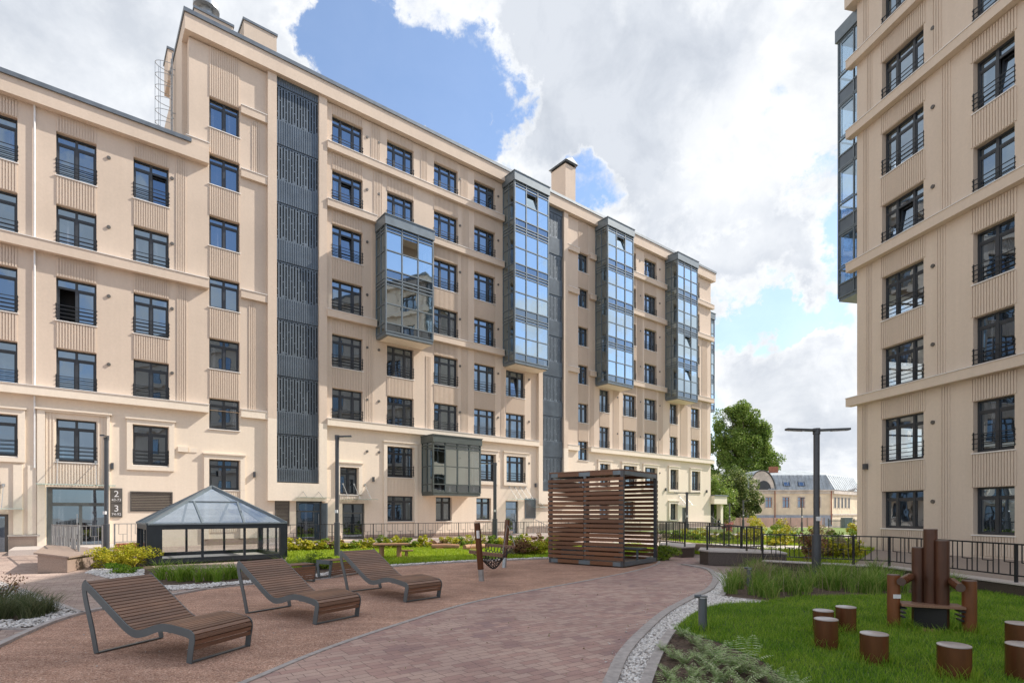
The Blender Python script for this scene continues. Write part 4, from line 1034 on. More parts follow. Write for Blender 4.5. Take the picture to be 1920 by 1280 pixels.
# hedge row behind the sunlit lawn
kk = 0
for px in range(545, 1045, 17):
    ztop = 1020 if px < 780 else 1017
    Y = 22.5+(px-545)/500*5.0; x, y, _ = AT(px+random.uniform(-4, 4), Y)
    m = 'shrubr' if (kk % 11 == 5) else ('shrub' if kk % 3 != 1 or px < 600 else 'shrubg')
    m = 'shrub' if px < 600 else m
    shrub(x, y, .42, .4, random.uniform(.40, .62), 620, M[m], {'shrub': 'low golden green shrub in the hedge row below the grey railing', 'shrubg': 'low mid green shrub in the hedge row below the grey railing', 'shrubr': 'low reddish shrub in the hedge row below the grey railing'}[m], 'shrub', {'shrub': 'golden shrubs of the hedge row', 'shrubg': 'green shrubs of the hedge row', 'shrubr': 'reddish shrubs of the hedge row'}[m], size=.085, nc=14)
    kk += 1
for px, Y, m, lab in ((985, 20.5, 'shrubr', 'reddish shrub at the left foot of the hedge by the slatted pavilion'), (1010, 20.6, 'shrub', 'wide golden shrub just left of the slatted pavilion'), (965, 21, 'dry', 'pale feathery shrub left of the slatted pavilion')):
    x, y, _ = AT(px, Y); shrub(x, y, .6, .5, .55 if m != 'dry' else .35, 2200, M[m], lab, size=.07)
x, y, _ = AT(1243, 18.6); shrub(x, y, .55, .5, .5, 2200, M['shrubg'], 'shaded green shrub between slatted pavilion and dark granite wall', size=.06)
# shrubs far right
rr = random.Random(3)
for i in range(26):
    px = rr.uniform(1405, 1605); Y = rr.uniform(26.5, 35)
    if i < 9: Y = rr.uniform(17.6, 21.5); px = rr.uniform(1500, 1605)
    h = rr.uniform(.5, 1.15); m = rr.choice(['shrub', 'shrub', 'shrubg', 'shrubr', 'dry'])
    x, y, _ = AT(px, Y); h *= Y/30 if i >= 9 else .85
    shrub(x, y, .55, .5, h, 800, M[m], {'shrub': 'golden green shrub in the sunny bed beyond the fence at right', 'shrubg': 'green shrub in the sunny bed beyond the fence at right', 'shrubr': 'dark reddish shrub in the sunny bed beyond the fence at right', 'dry': 'straw coloured plant in the sunny bed beyond the fence at right'}[m], 'shrub',
          {'shrub': 'golden shrubs beyond the right fence', 'shrubg': 'green shrubs beyond the right fence', 'shrubr': 'reddish shrubs beyond the right fence', 'dry': 'straw plants beyond the right fence'}[m], size=.09, nc=14)
for i in range(16):
    px = rr.uniform(1235, 1440); Y = rr.uniform(29, 34)
    m = rr.choice(['shrub', 'shrubg', 'shrub', 'dry']); x, y, _ = AT(px, Y)
    shrub(x, y, .7, .5, rr.uniform(.4, .8), 700, M[m], {'shrub': 'golden bush behind the black fence of the granite ramp', 'shrubg': 'green bush behind the black fence of the granite ramp', 'dry': 'straw coloured bush behind the black fence of the granite ramp'}[m], 'shrub',
          {'shrub': 'golden bushes behind the ramp fence', 'shrubg': 'green bushes behind the ramp fence', 'dry': 'straw bushes behind the ramp fence'}[m], size=.10, nc=12)
x, y, _ = AT(1366, 46); shrub(x, y, .5, .4, .8, 900, M['flower'], 'purple and orange flowering plant near the far porch', 'flowering plant', size=.12)
x, y, _ = AT(1415, 40); shrub(x, y, .5, .5, 1.3, 900, M['shrub'], 'upright golden shrub in front of the far board fence', size=.12)
# ferns bottom right
def fern(x, y, nf, L, label, group):
    V = []; Q = []
    for f in range(nf):
        a = 2*math.pi*f/nf+random.uniform(-.35, .35); up = random.uniform(.5, 1.25); ln = L*random.uniform(.7, 1.25); segs = 11
        for s in range(2, segs+1):
            t = s/segs; r = ln*(.30*t+.45*t*t); z = ln*up*(1.45*t-.60*t*t)+.01
            c = Vector((math.cos(a)*r, math.sin(a)*r, z)); sd = Vector((-math.sin(a), math.cos(a), 0)); fw = Vector((math.cos(a), math.sin(a), .2))
            wl = ln*.27*math.sin(math.pi*min(1, t*.80+.16))**.7+.004; wd = ln/segs*.30
            for sg_ in (1, -1):
                tip = c+sd*sg_*wl+fw*wl*.45-Vector((0, 0, wl*.2)); n = len(V); m1 = c+(tip-c)*.45
                V.extend([c-fw*wd*.6, m1-fw*wd*1.2, tip, m1+fw*wd*1.2]); Q.append((n, n+1, n+2, n+3))
    o = npmesh('fern', np.array([v[:] for v in V]), np.array(Q), 4, M['fern']); o.location = (x, y, 0); return tag(o, label, 'fern', group)
bed_f = K2+[G(1262, 1182)[:2], G(1350, 1206)[:2], G(1430, 1242)[:2], G(1485, 1290)[:2], G(1520, 1420)[:2]]
sheet('flower_bed', bed_f, .006, M['soil'])
for i, (px, py, L) in enumerate(((1278, 1196, .13), (1300, 1210, .15), (1318, 1226, .15), (1262, 1238, .13), (1285, 1248, .14), (1340, 1238, .16), (1365, 1252, .17), (1330, 1262, .17), (1300, 1274, .15), (1255, 1276, .13),
        (1394, 1266, .17), (1425, 1276, .15), (1352, 1286, .18), (1280, 1300, .15), (1320, 1306, .17), (1395, 1300, .17), (1455, 1290, .14), (1490, 1300, .14), (1250, 1310, .14), (1243, 1222, .09), (1310, 1240, .12))):
    x, y, _ = G(px, py); fern(x, y, random.randint(20, 28), L*1.05, 'silvery green fern mound in the soil bed beside the pebble strip', 'ferns in the soil bed beside the pebble strip')
for px, py in ((1407, 1248), (1372, 1262)):
    x, y, _ = G(px, py); fern(x, y, 8, .27, 'larger upright fern with open fronds at the lawn side of the soil bed', 'larger upright ferns in the soil bed')
# litter of soil stones in the bed
P = scatter(bed_f, 500); tag(stones('mulch', P, .006, .010, M['soil']), 'brown bark mulch between the ferns', 'mulch', kind='stuff')

# ------------------------------------------------------------------ trees
def tree(name, x, y, z0, h, lobes, nleaf, size, mat, label, group=None):
    t = empty(name, (x, y, z0), 0, label, 'tree', group)
    tr = MB(); tr.tube([(0, 0, 0), (.1, 0, h*.25), (-.1, .1, h*.55), (0, 0, h*.8)], [h*.022, h*.018, h*.011, h*.004], 10)
    allp = []
    for (cx, cy, cz, ax, ay, az, wgt) in lobes:
        p, cc = clumpy(int(nleaf*wgt), max(16, int(110*wgt)), ax, ay, az, .34, .25, bottom=-.9)
        allp.append(p+np.array([cx, cy, cz]))
        for c in cc[:6]:
            e = np.array([cx, cy, cz])+c; zs = min(h*.6, max(h*.12, e[2]*.55))
            tr.tube([(0, 0, zs), tuple((np.array([0, 0, zs])+e)/2+np.array([0, 0, .3])), tuple(e)], [h*.007, h*.004, h*.001], 5)
    tr.obj('trunk', M['bark'], t, smooth=True); leaves('crown', np.vstack(allp), size, mat, t); return t
X, Y, _ = AT(1395, 114)
pop_ = tree('poplar_tree', X, Y, -.7, 20.5, [(-.3, 0, 15.6, 3.9, 3.4, 4.0, .26), (-3.3, 0, 13.6, 2.9, 2.6, 4.6, .20), (3.2, .3, 13.0, 3.0, 3.0, 4.6, .20), (0, -.5, 9.4, 5.6, 3.6, 4.0, .24), (-4.2, 0, 9.0, 2.2, 2.4, 3.6, .08), (4.3, 0, 9.8, 2.0, 2.0, 3.0, .1), (-.4, 0, 18.0, 2.6, 2.4, 2.2, .12), (0, -1, 12.5, 4.5, 3.0, 4.0, .16)], 46000, .28, M['poplar'], 'tall dark green poplar rising behind the bushy tree at the end of the courtyard')
pop_.scale = (1.295, 1.295, 1.29)
X, Y, _ = AT(1380, 76)
tree('bushy_tree', X, Y, -.7, 8.6, [(-2.0, 0, 5.2, 2.3, 2.2, 3.3, .3), (.7, 0, 5.4, 2.5, 2.2, 3.3, .34), (2.3, 0, 3.4, 1.5, 1.6, 2.6, .14), (-.3, -.5, 2.8, 3.5, 2.0, 2.8, .3)], 30000, .24, M['lilac'], 'lower bushy tree with pale leaf tips beside the old mansard house')
X, Y, _ = AT(1345, 72)
tree('bushy_tree', X, Y, -.7, 7.4, [(0, 0, 4.4, 2.2, 2, 3.2, .6), (0, 0, 2.0, 2.4, 2, 2.2, .4)], 12000, .24, M['poplar'], 'dark bushy tree partly hidden by the corner porch')

# ------------------------------------------------------------------ old house at the end
X, Y, _ = AT(1560, 95)
old = empty('old_house', (X, Y, -.7), 0, 'old pale yellow house with grey metal mansard roof and arched white gable', 'house')
oh = []
for px in (1441, 1473.5, 1502, 1532): oh.append(((px-1560)*95/F-.55+.02, (px-1560)*95/F+.55, 3.2, 5.0))
wall('front_wall', old, -14.6, 0, 1.9, 5.6, oh, M['ochre'], rev=.15)
MB().box(-14.6, 0, -.08, .3, 0, 1.9).obj('plinth', M['oldblue'], old)
MB().box(-14.6, .1, -.12, .3, 5.6, 6.1).obj('frieze', M['oldwhite'], old); MB().box(-14.7, .35, -.35, .3, 6.1, 6.3).box(-14.6, .05, -.12, -.002, 1.9, 2.0).obj('cornice', M['oldwhite'], old)
for a, b_, c, d in oh:
    f = MB().box(a, b_, .1, .15, c, c+.07).box(a, b_, .1, .15, d-.07, d).box(a, a+.07, .1, .15, c, d).box(b_-.07, b_, .1, .15, c, d).box((a+b_)/2-.04, (a+b_)/2+.04, .09, .15, c, d).box(a, b_, .095, .15, c+1.2, c+1.28)
    o = f.obj('window', M['brickr'], old); MB().quad((a, .14, c), (b_, .14, c), (b_, .14, d), (a, .14, d)).obj('pane', M['pane'], o, recalc=False)
    MB().box(a-.15, a-.01, -.05, -.002, c-.1, d+.15).box(b_+.01, b_+.15, -.05, -.002, c-.1, d+.15).box(a-.01, b_+.01, -.05, -.002, d+.01, d+.15).obj('window_surround', M['oldwhite'], o)
# side wing running away to the right
sd_ = Vector((.75, .66, 0))
def S(t, o=0): return (sd_.x*t+sd_.y*o, sd_.y*t-sd_.x*o)
mb = MB(); L2 = 14.0
def sbox(mb, t0, t1, o0, o1, z0, z1):
    c = [S(t0, o0), S(t1, o0), S(t1, o1), S(t0, o1)]; n = len(mb.v)
    mb.v += [(p[0], p[1], z0) for p in c]+[(p[0], p[1], z1) for p in c]
    mb.f += [(n, n+3, n+2, n+1), (n+4, n+5, n+6, n+7), (n, n+1, n+5, n+4), (n+1, n+2, n+6, n+5), (n+2, n+3, n+7, n+6), (n+3, n, n+4, n+7)]
sbox(mb, .0, L2, -.3, -.0, 0, 5.6); mb.obj('side_wall', M['ochre'], old)
mb = MB(); sbox(mb, 0, L2, -.02, .15, 1.9, 2.15); sbox(mb, 0, L2+.2, -.02, .35, 5.6, 6.3); mb.obj('cornice', M['oldwhite'], old)
for i in range(5):
    t = 1.0+i*1.75; mb = MB(); sbox(mb, t, t+.8, .0, .03, 3.2, 5.0); o = mb.obj('window', M['frame'], old); mb = MB(); sbox(mb, t-.15, t-.01, 0, .05, 3.0, 5.1); sbox(mb, t+.81, t+.95, 0, .05, 3.0, 5.1); mb.obj('window_surround', M['oldwhite'], o)
rf = MB(); b0 = [(-11.2, -.3), (.3, -.3), (S(L2)[0]+.3, S(L2)[1]-.3), (-11.2, 16)]; b1 = [(-10.4, .9), (-.55, .9), (S(L2)[0]-.8, S(L2)[1]+.6), (-10.4, 15)]; b2 = [(-7.5, 6), (-2.5, 6.0), (S(L2)[0]-5, S(L2)[1]+3), (-7.5, 12)]
for i in range(4):
    j = (i+1) % 4
    rf.quad((*b0[i], 6.3), (*b0[j], 6.3), (*b1[j], 8.9), (*b1[i], 8.9)); rf.quad((*b1[i], 8.9), (*b1[j], 8.9), (*b2[j], 10.1), (*b2[i], 10.1))
rf.poly([(*p, 10.1) for p in b2])
for i in range(17):
    x = -11+i*.68; rf.bar((x, -.32, 6.32), (max(min(x, -.6), -10.4) if x > -10.4 else -10.3, .88, 8.92), .05, .06)
for i in range(14):
    t = i/13; p0 = np.array(b0[1])*(1-t)+np.array(b0[2])*t; p1 = np.array(b1[1])*(1-t)+np.array(b1[2])*t; rf.bar((*p0, 6.33), (*p1, 8.93), .06, .07)
rfo = rf.obj('roof', M['roofm'], old)
for px in (1475, 1503):
    x = (px-1560)*95/F; mb = MB(); mb.bar((x-.6, .0, 6.95), (x-.45, .62, 8.1), .12, .12).bar((x+.6, 0, 6.95), (x+.6, .62, 8.1), .12, .12).bar((x-.6, .02, 6.95), (x+.6, .02, 6.95), .12, .12).bar((x-.5, .62, 8.1), (x+.6, .62, 8.1), .12, .12)
    o = mb.obj('skylight', M['frame'], rfo); MB().quad((x-.5, -.04, 7.0), (x+.5, -.04, 7.0), (x+.52, .55, 8.05), (x-.42, .55, 8.05)).obj('pane', M['pane'], o, recalc=False)
MB().box(-9.0, -7.6, 3.5, 4.2, 9, 10.6).obj('chimney', M['brickr'], rfo)
# arched gable: wall with a lunette
gx0, gx1 = (1404-1560)*95/F, (1451-1560)*95/F; gc, gr = (gx0+gx1)/2, (gx1-gx0)/2
arc = [(gc+gr*math.cos(t), 6.1+3.4*math.sin(t) if math.sin(t) > 0 else 6.1) for t in np.linspace(0, math.pi, 25)]
lc = (1431-1560)*95/F
g = MB(); lun = [(lc+1.25*math.cos(t), 6.3+1.55*math.sin(t)) for t in np.linspace(0, math.pi, 17)]
g.prism(arc, -.2, .5, 'y'); g.obj('gable_wall', M['oldwhite'], old)
MB().prism(lun, -.24, -.2, 'y').obj('lunette_window', M['frame'], old)
ao = [(gc+(gr+.2)*math.cos(t), 6.1+3.6*max(0, math.sin(t))) for t in np.linspace(0, math.pi, 25)]
g = MB()
for i in range(24): g.quad((ao[i][0], -.4, ao[i][1]), (ao[i+1][0], -.4, ao[i+1][1]), (ao[i+1][0], 5, ao[i+1][1]), (ao[i][0], 5, ao[i][1]))
g.obj('gable_roof', M['roofm'], old)
MB().bar((gx1+.1, -.2, .3), (gx1+.1, -.2, 6.2), .12, .12).bar((-.2, -.2, .3), (-.2, -.2, 6.2), .12, .12).obj('downpipe', M['brickr'], old)
MB().box(gx0-5, gx0, .3, 8, 0, 5.6).obj('rear_block', M['oldwhite'], old)

# board fence at the end
def mkfence_boards():
    t = empty('board_fence', (AT(1325, 72)[0], 72, -.7), 0, 'long pale pink board fence closing the far end of the courtyard', 'fence')
    x1 = AT(1545, 72)[0]-AT(1325, 72)[0]; mb = MB(); n = int(x1/.22)
    for i in range(n): mb.box(i*.22+.01, i*.22+.2, 0, .03, 0, 1.67)
    mb.obj('boards', M['boards'], t)
    for i in range(8): MB().box(i*x1/7-.06, i*x1/7+.06, -.06, .0, 0, 1.7).obj('fence_post', M['brown'], t)
mkfence_boards()
t = empty('metal_fence', (AT(1553, 60)[0], 60, -.7), 0, 'grey perforated metal fence right of the board fence', 'fence')
mb = MB()
for i in range(34): mb.box(i*.13, i*.13+.05, 0, .03, 0, 1.6)
mb.box(0, 4.4, .03, .06, .3, .36).box(0, 4.4, .03, .06, 1.4, 1.46).obj('bars', M['slate'], t)
for i in range(4): MB().box(i*1.4-.04, i*1.4+.04, -.05, -.005, 0, 1.7).obj('fence_post', M['louver'], t)
tag(MB().box(0, .9, 0, .6, 0, 1.75).box(.05, .85, -.02, -.001, .1, 1.65).box(.8, .84, -.05, -.021, .8, 1.0).box(-.04, .94, -.04, .64, 1.752, 1.80).obj('utility_cabinet', M['frame2']), 'grey utility cabinet in front of the metal fence', 'cabinet').location = (AT(1583, 58)[0], 58, -.7)

# ------------------------------------------------------------------ railings
def railing(label, pts, z0, h, mat, deco=True, pitch=.125, post=1.9, group=None, z1=None, name='metal_railing', pw=.045):
    """pts: plan polyline; z0 may be one number or one per point"""
    zz = z0 if isinstance(z0, (list, tuple)) else [z0]*len(pts)
    t = empty(name, (pts[0][0], pts[0][1], 0), 0, label, 'railing', group); ox, oy = pts[0][0], pts[0][1]
    mb = MB(); s = .016
    for i in range(len(pts)-1):
        a, b = Vector((pts[i][0]-ox, pts[i][1]-oy, zz[i])), Vector((pts[i+1][0]-ox, pts[i+1][1]-oy, zz[i+1])); L = (b-a).length
        mb.bar(a+Vector((0, 0, h)), b+Vector((0, 0, h)), .045, .03); mb.bar(a+Vector((0, 0, .13)), b+Vector((0, 0, .13)), .03, .025)
        n = max(2, int(L/pitch))
        for k in range(1, n):
            p = a+(b-a)*(k/n); m = k % 4
            if deco and m == 1: mb.bar(p+Vector((0, 0, h*.52)), p+Vector((0, 0, h)), s, s); 
            elif deco and m == 2: mb.bar(p+Vector((0, 0, .13)), p+Vector((0, 0, h*.52)), s, s); q = (b-a)/n; mb.bar(p-q+Vector((0, 0, h*.52)), p+q+Vector((0, 0, h*.52)), s, s)
            else: mb.bar(p+Vector((0, 0, .13)), p+Vector((0, 0, h)), s, s)
        m = max(1, round(L/post))
        for k in range(m+(1 if i == len(pts)-2 else 0)):
            p = a+(b-a)*(k/m); MB().bar(p, p+Vector((0, 0, h+.01)), pw, pw).obj('railing_post', mat, t, recalc=False)
    mb.obj('railing_panel', mat, t, recalc=False); return t
FR = [(7.16, 15.7), (8.2, 14.95), (8.95, 14.4), (9.58, 13.95), (9.72, 12.5), (9.82, 10.7), (9.95, 8.0)]
railing('black railing on the low wall in front of the sand coloured building at right', FR, .25, .74, M['rail'], pitch=.115, post=1.5)
rw = tag(kerb(FR, .32, -.0, .22, 'retaining_wall', M['granited']), 'low dark retaining wall with pale coping under the right railing', 'wall')
kerb(FR, .40, .222, .25, 'wall_coping', M['granitep'], rw)
A1 = G(1301, 1044); A0 = AT(1236, 21.6); A2 = AT(1306, 24)
B0 = G(1312, 1056); B1 = AT(1475, 16.0); 
g1 = tag(MB().prism([(A0[0], A0[1]), (AT(1277, 19.6)[0], 19.6), (A1[0], A1[1]), (AT(1303, 22)[0], 22), (AT(1240, 23.2)[0], 23.2)], 0, .34, 'z').obj('granite_wall', M['granited']), 'dark granite wall end nearer the slatted pavilion, left of the path gap', 'wall')
(MB().prism([(A0[0]-.02, A0[1]-.03), (AT(1277, 19.6)[0], 19.55), (A1[0]+.04, A1[1]), (AT(1303, 22)[0]+.03, 22), (AT(1240, 23.2)[0], 23.25)], .342, .38, 'z').obj('wall_coping', M['granitep'], g1))
g2 = tag(MB().prism([(B0[0], B0[1]), (AT(1328, 16.9)[0], 16.9), (B1[0], B1[1]), (B1[0]+.3, 17.2), (AT(1316, 18.5)[0], 18.5)], 0, .40, 'z').obj('granite_wall', M['granited']), 'long dark granite wall right of the path gap with railing on top', 'wall')
(MB().prism([(B0[0]-.04, B0[1]), (AT(1328, 16.85)[0], 16.85), (B1[0], B1[1]-.04), (B1[0]+.3, 17.25), (AT(1316, 18.5)[0]-.03, 18.55)], .402, .44, 'z').obj('wall_coping', M['granitep'], g2))
tag(MB().prism([AT(1235, 25)[:2], AT(1303, 22.2)[:2], AT(1420, 19.5)[:2], AT(1420, 20.0)[:2], AT(1300, 22.8)[:2], AT(1235, 26)[:2]], 0, .36, 'z').obj('ramp_wall', M['granite']), 'brown stone ramp wall behind the dark granite walls', 'wall')
railing('black railing standing on the granite wall nearer the slatted pavilion', [AT(1228, 21.8)[:2], AT(1250, 20.8)[:2], AT(1284, 19.85)[:2]], .38, .86, M['rail'], False, post=1.3)
railing('black railing along the far side of the ramp behind the granite walls', [AT(1228, 27)[:2], AT(1330, 22.6)[:2], AT(1428, 17.5)[:2]], [.32, .32, .22], .88, M['rail'], False, post=2.0)
railing('black railing on the long granite wall right of the path gap', [AT(1326, 17.3)[:2], AT(1400, 16.8)[:2], AT(1428, 17.0)[:2]], .44, .74, M['rail'], False, post=1.0)
railing('grey railing with stepped bars along the foot of the long facade', [AT(538, 27.6)[:2], AT(700, 30.2)[:2], AT(860, 33.5)[:2], AT(1036, 37.8)[:2], AT(1200, 43)[:2]], .12, .88, M['rail'], post=2.2, pitch=.16)
tag(kerb([AT(500, 27.1), AT(700, 29.9), AT(860, 33.2), AT(1036, 37.4), AT(1230, 44)], .5, 0, .12, 'kerb_wall', M['granitep']), 'pale stone kerb under the grey railing of the long facade', 'kerb')
railing('short grey railing before the left entrance facing the courtyard', [AT(98, 20.6)[:2], AT(192, 21.6)[:2]], .24, .86, M['railg'], post=1.1)
railing('short grey railing turning towards the courtyard on the granite ramp wall', [AT(98, 20.5)[:2], AT(148, 16.6)[:2]], [.30, .36], .86, M['railg'], post=1.0, pitch=.14)
railing('grey railing between the entrance and the glass pavilion', [AT(215, 22.0)[:2], AT(276, 22.8)[:2]], .30, .86, M['railg'], post=1.4)
tag(MB().prism([AT(215, 22.1)[:2], AT(300, 23.2)[:2], AT(300, 23.5)[:2], AT(215, 22.4)[:2]], 0, .36, 'z').obj('brick_wall', M['brickr']), 'low red brick wall strip behind the golden shrubs', 'wall')
# granite ramp wall at the left entrance
c = [(-12.66, 14.66, .50), (-11.98, 14.80, .38), (-12.62, 16.55, .36), (-14.3, 18.4, .40), (-15.0, 17.8, .52)]
mb = MB(); n = len(c); mb.v = [(p[0], p[1], 0) for p in c]+[(p[0], p[1], p[2]) for p in c]; mb.f = [tuple(reversed(range(n))), tuple(range(n, 2*n))]+[(i, (i+1) % n, n+(i+1) % n, n+i) for i in range(n)]
t = tag(mb.obj('granite_ramp_wall', M['granite']), 'polished brown granite ramp wall in front of the left entrance', 'wall')
cc_ = [(-12.72, 14.60), (-11.90, 14.76), (-12.55, 16.62), (-14.28, 18.48), (-15.1, 17.8)]
mb = MB(); mb.v = [(p[0], p[1], q[2]+.002) for p, q in zip(cc_, c)]+[(p[0], p[1], q[2]+.045) for p, q in zip(cc_, c)]; mb.f = [tuple(reversed(range(n))), tuple(range(n, 2*n))]+[(i, (i+1) % n, n+(i+1) % n, n+i) for i in range(n)]
mb.obj('ramp_coping', M['granite'], t)
ca, sa = math.cos(wing.rotation_euler.z), math.sin(wing.rotation_euler.z)
e = MB().box(36.6, 40.6, -3.0, -.1, -.01, .20).obj('entrance_platform', M['granitep']); e.location = wing.location; e.rotation_euler = wing.rotation_euler; tag(e, kind='structure')

# ------------------------------------------------------------------ street lamps and bollards
def lamp(px, Y, ytop, arms, label, r=.085, base_h=1.6, z0=0, aw=.13, group=None, name='street_lamp'):
    x, y, _ = AT(px, Y, z0); H = EYE+(HY-ytop)*Y/F-z0
    t = empty(name, (x, y, z0), 0, label, 'street lamp', group)
    MB().tube([(0, 0, 0), (0, 0, min(base_h, H*.45)), (0, 0, min(base_h, H*.45)+.01)], [r, r, r*.75], 18).tube([(0, 0, min(base_h, H*.45)), (0, 0, H)], r*.68, 18).obj('pole', M['lamp'], t, smooth=True)
    MB().tube([(0, 0, H-.12), (0, 0, H+.03)], r*.82, 16).obj('pole_cap', M['lamp'], t, smooth=True)
    for (dx, dy) in arms:
        mb = MB(); L = math.hypot(dx, dy); mb.bar((0, 0, H-.02), (dx, dy, H), aw, .05, up=(0, 0, 1)); mb.obj('lamp_head', M['lamp'], t)
        MB().bar((dx*.45, dy*.45, H-.042), (dx*.97, dy*.97, H-.028), aw*.7, .012).obj('led_panel', M['white'], t)
    MB().box(-.05, .05, -r-.012, -r*.6, min(base_h, H*.45)+.35, min(base_h, H*.45)+.46).obj('sticker', M['white'], t)
    return t
lamp(632, 19.8, 817, [(.50, .06)], 'tall dark street lamp in front of the facade, its arm to the right', .10, 1.25)
lamp(199.5, 19.6, 818, [(.10, -.35)], 'grey street lamp beside the number sign, its head towards the courtyard', .10, 1.2)
lamp(928, 27.5, 868, [(-.75, -.1)], 'slim street lamp behind the hanging basket, its arm to the left', .13, 1.3)
lamp(1531, 13.8, 805, [(-.78, -.04), (.78, -.08)], 'tall dark T-shaped street lamp in the tall grass', .105, 1.05, aw=.15)
lamp(1288, 32, 923, [(-.75, 0), (.75, 0)], 'brown T-shaped lamp before the far facade, behind the ramp railing', .10, 1, aw=.10)
lamp(1393.5, 48, 938, [(.45, 0)], 'grey lamp in front of the bushy tree, its arm to the right', .10, 1, aw=.14)
lamp(1368, 62, 944, [(-.55, 0)], 'distant pale lamp left of the grey lamp, its arm to the left', .10, .8, aw=.14)
lamp(1503.5, 42, 933, [(-.05, 0), (.22, 0)], 'thin dark lamp in front of the old yellow house', .07, .9, aw=.1)
def bollard(px, py, h, label):
    x, y, _ = G(px, py); t = empty('bollard_light', (x, y, 0), 0, label, 'bollard')
    MB().tube([(0, 0, 0), (0, 0, h-.03)], .056, 24).obj('bollard_tube', M['bollard'], t, smooth=True)
    MB().tube([(0, 0, h-.012), (0, 0, h)], .064, 24).tube([(-.02, 0, h-.006), (-.105, .02, h-.006)], [.03, .02], 8).obj('bollard_cap', M['bollard'], t, smooth=True)
    MB().tube([(0, 0, h-.03), (0, 0, h-.012)], .045, 20).obj('light_gap', M['white'], t)
bollard(1317.5, 1183, .48, 'grey bollard light at the lawn corner beside the pebbles'); bollard(1405, 1098, .40, 'grey bollard light standing among the tall grass')

# ------------------------------------------------------------------ loungers
def ribbon(pts, w):
    """closed outline around a centre line"""
    P = [np.array(p, float) for p in pts]; A, B = [], []
    for i, p in enumerate(P):
        t = P[min(i+1, len(P)-1)]-P[max(i-1, 0)]; t /= np.linalg.norm(t); n = np.array([-t[1], t[0]]); ww = (w[i] if isinstance(w, (list, tuple)) else w)/2
        A.append(tuple(p+n*ww)); B.append(tuple(p-n*ww))
    return A+B[::-1]
TOPC = smooth([(-.20, .815), (-.05, .725), (.18, .575), (.40, .43), (.54, .345), (.66, .305), (.80, .325), (.96, .375), (1.10, .40), (1.28, .39), (1.46, .365), (1.535, .345)], 5)
def make_lounger(label, W=.78):
    t = empty('sun_lounger', (0, 0, 0), 0, label, 'sun lounger', 'slatted sun loungers on the rubber surface')
    wl = .085
    for k, y in enumerate((0, W)):
        mb = MB()
        P = [np.array(p) for p in TOPC]; off = []
        for i, p in enumerate(P):
            tt = P[min(i+1, len(P)-1)]-P[max(i-1, 0)]; tt /= np.linalg.norm(tt); off.append(p-np.array([-tt[1], tt[0]])*wl)
        for i in range(len(P)-1): mb.prism([tuple(P[i]), tuple(P[i+1]), tuple(off[i+1]), tuple(off[i])], y-.006, y+.006, 'y')
        # rounded shoulders and legs
        mb.prism([(-.20, .815), (-.245, .83), (-.275, .80), (-.275, .74), (-.225, .55), (-.045, .0), (.03, .0), (-.155, .55), (-.165, .70)], y-.006, y+.006, 'y') if False else None
        mb.prism(ribbon(smooth([(-.195, .775), (-.225, .72), (-.195, .58), (-.09, .28), (-.01, .0)], 4), .075), y-.0055, y+.0055, 'y')
        mb.prism(ribbon(smooth([(-.19, .80), (-.215, .785), (-.23, .75), (-.225, .70)], 3), .07), y-.0065, y+.0065, 'y')
        mb.prism(ribbon(smooth([(1.46, .325), (1.53, .31), (1.56, .26), (1.535, .12), (1.515, 0)], 4), .08), y-.0055, y+.0055, 'y')
        o = mb.obj('side_frame', M['steel'], t)
    mb = MB()
    for x in (-.01, 1.515): mb.box(x-.03, x+.03, .006, W-.006, .002, .014)
    for x, z in ((.1, .50), (.66, .235), (1.2, .30)): mb.box(x-.02, x+.02, .007, W-.007, z, z+.03)
    mb.obj('cross_bars', M['steel'], t)
    # slats follow the curve, then wrap over the front
    C = TOPC+[(1.575, .31), (1.59, .27), (1.585, .23), (1.575, .18), (1.57, .13)]
    C = [np.array(c) for c in C]; seg = [0]
    for i in range(1, len(C)): seg.append(seg[-1]+np.linalg.norm(C[i]-C[i-1]))
    mb = MB(); pitch = .056; n = int(seg[-1]/pitch)
    for k in range(n):
        s = (k+.5)*pitch; i = max(j for j in range(len(seg)) if seg[j] <= s); i = min(i, len(C)-2); f = (s-seg[i])/(seg[i+1]-seg[i]); p = C[i]*(1-f)+C[i+1]*f; tt = (C[i+1]-C[i])/(seg[i+1]-seg[i]); nn = np.array([-tt[1], tt[0]])
        h = pitch*.5-.0055; a, b = p-tt*h, p+tt*h; q = nn*.022; g_ = nn*.003
        mb.prism([tuple(a+g_), tuple(b+g_), tuple(b+g_-q), tuple(a+g_-q)], .008, W-.008, 'y')
    mb.obj('slatted_seat', M['slat'], t, bevel=.002)
    return t
lg = make_lounger('nearest slatted brown sun lounger, at the bottom left')
def put(o, foot, rz, s, label=None):
    o.location = foot; o.rotation_euler = (0, 0, rz); o.scale = s
    if label: o['label'] = label
l2 = copy_tree(lg); l3 = copy_tree(lg)
def place_l(o, r, f, sy, sz, label=None):
    r, f = G(*r), G(*f); d = math.hypot(f[0]-r[0], f[1]-r[1]); put(o, (r[0], r[1], 0), math.atan2(f[1]-r[1], f[0]-r[0]), (d/1.525, sy, sz), label)
place_l(lg, (182, 1224), (356, 1243), 1.04, 1.0)
place_l(l2, (464, 1149), (591, 1170), 1.0, 1.0, 'middle slatted brown sun lounger of the three')
place_l(l3, (653, 1109), (760, 1128), 1.0, 1.0, 'farthest slatted brown sun lounger, right of the other two')
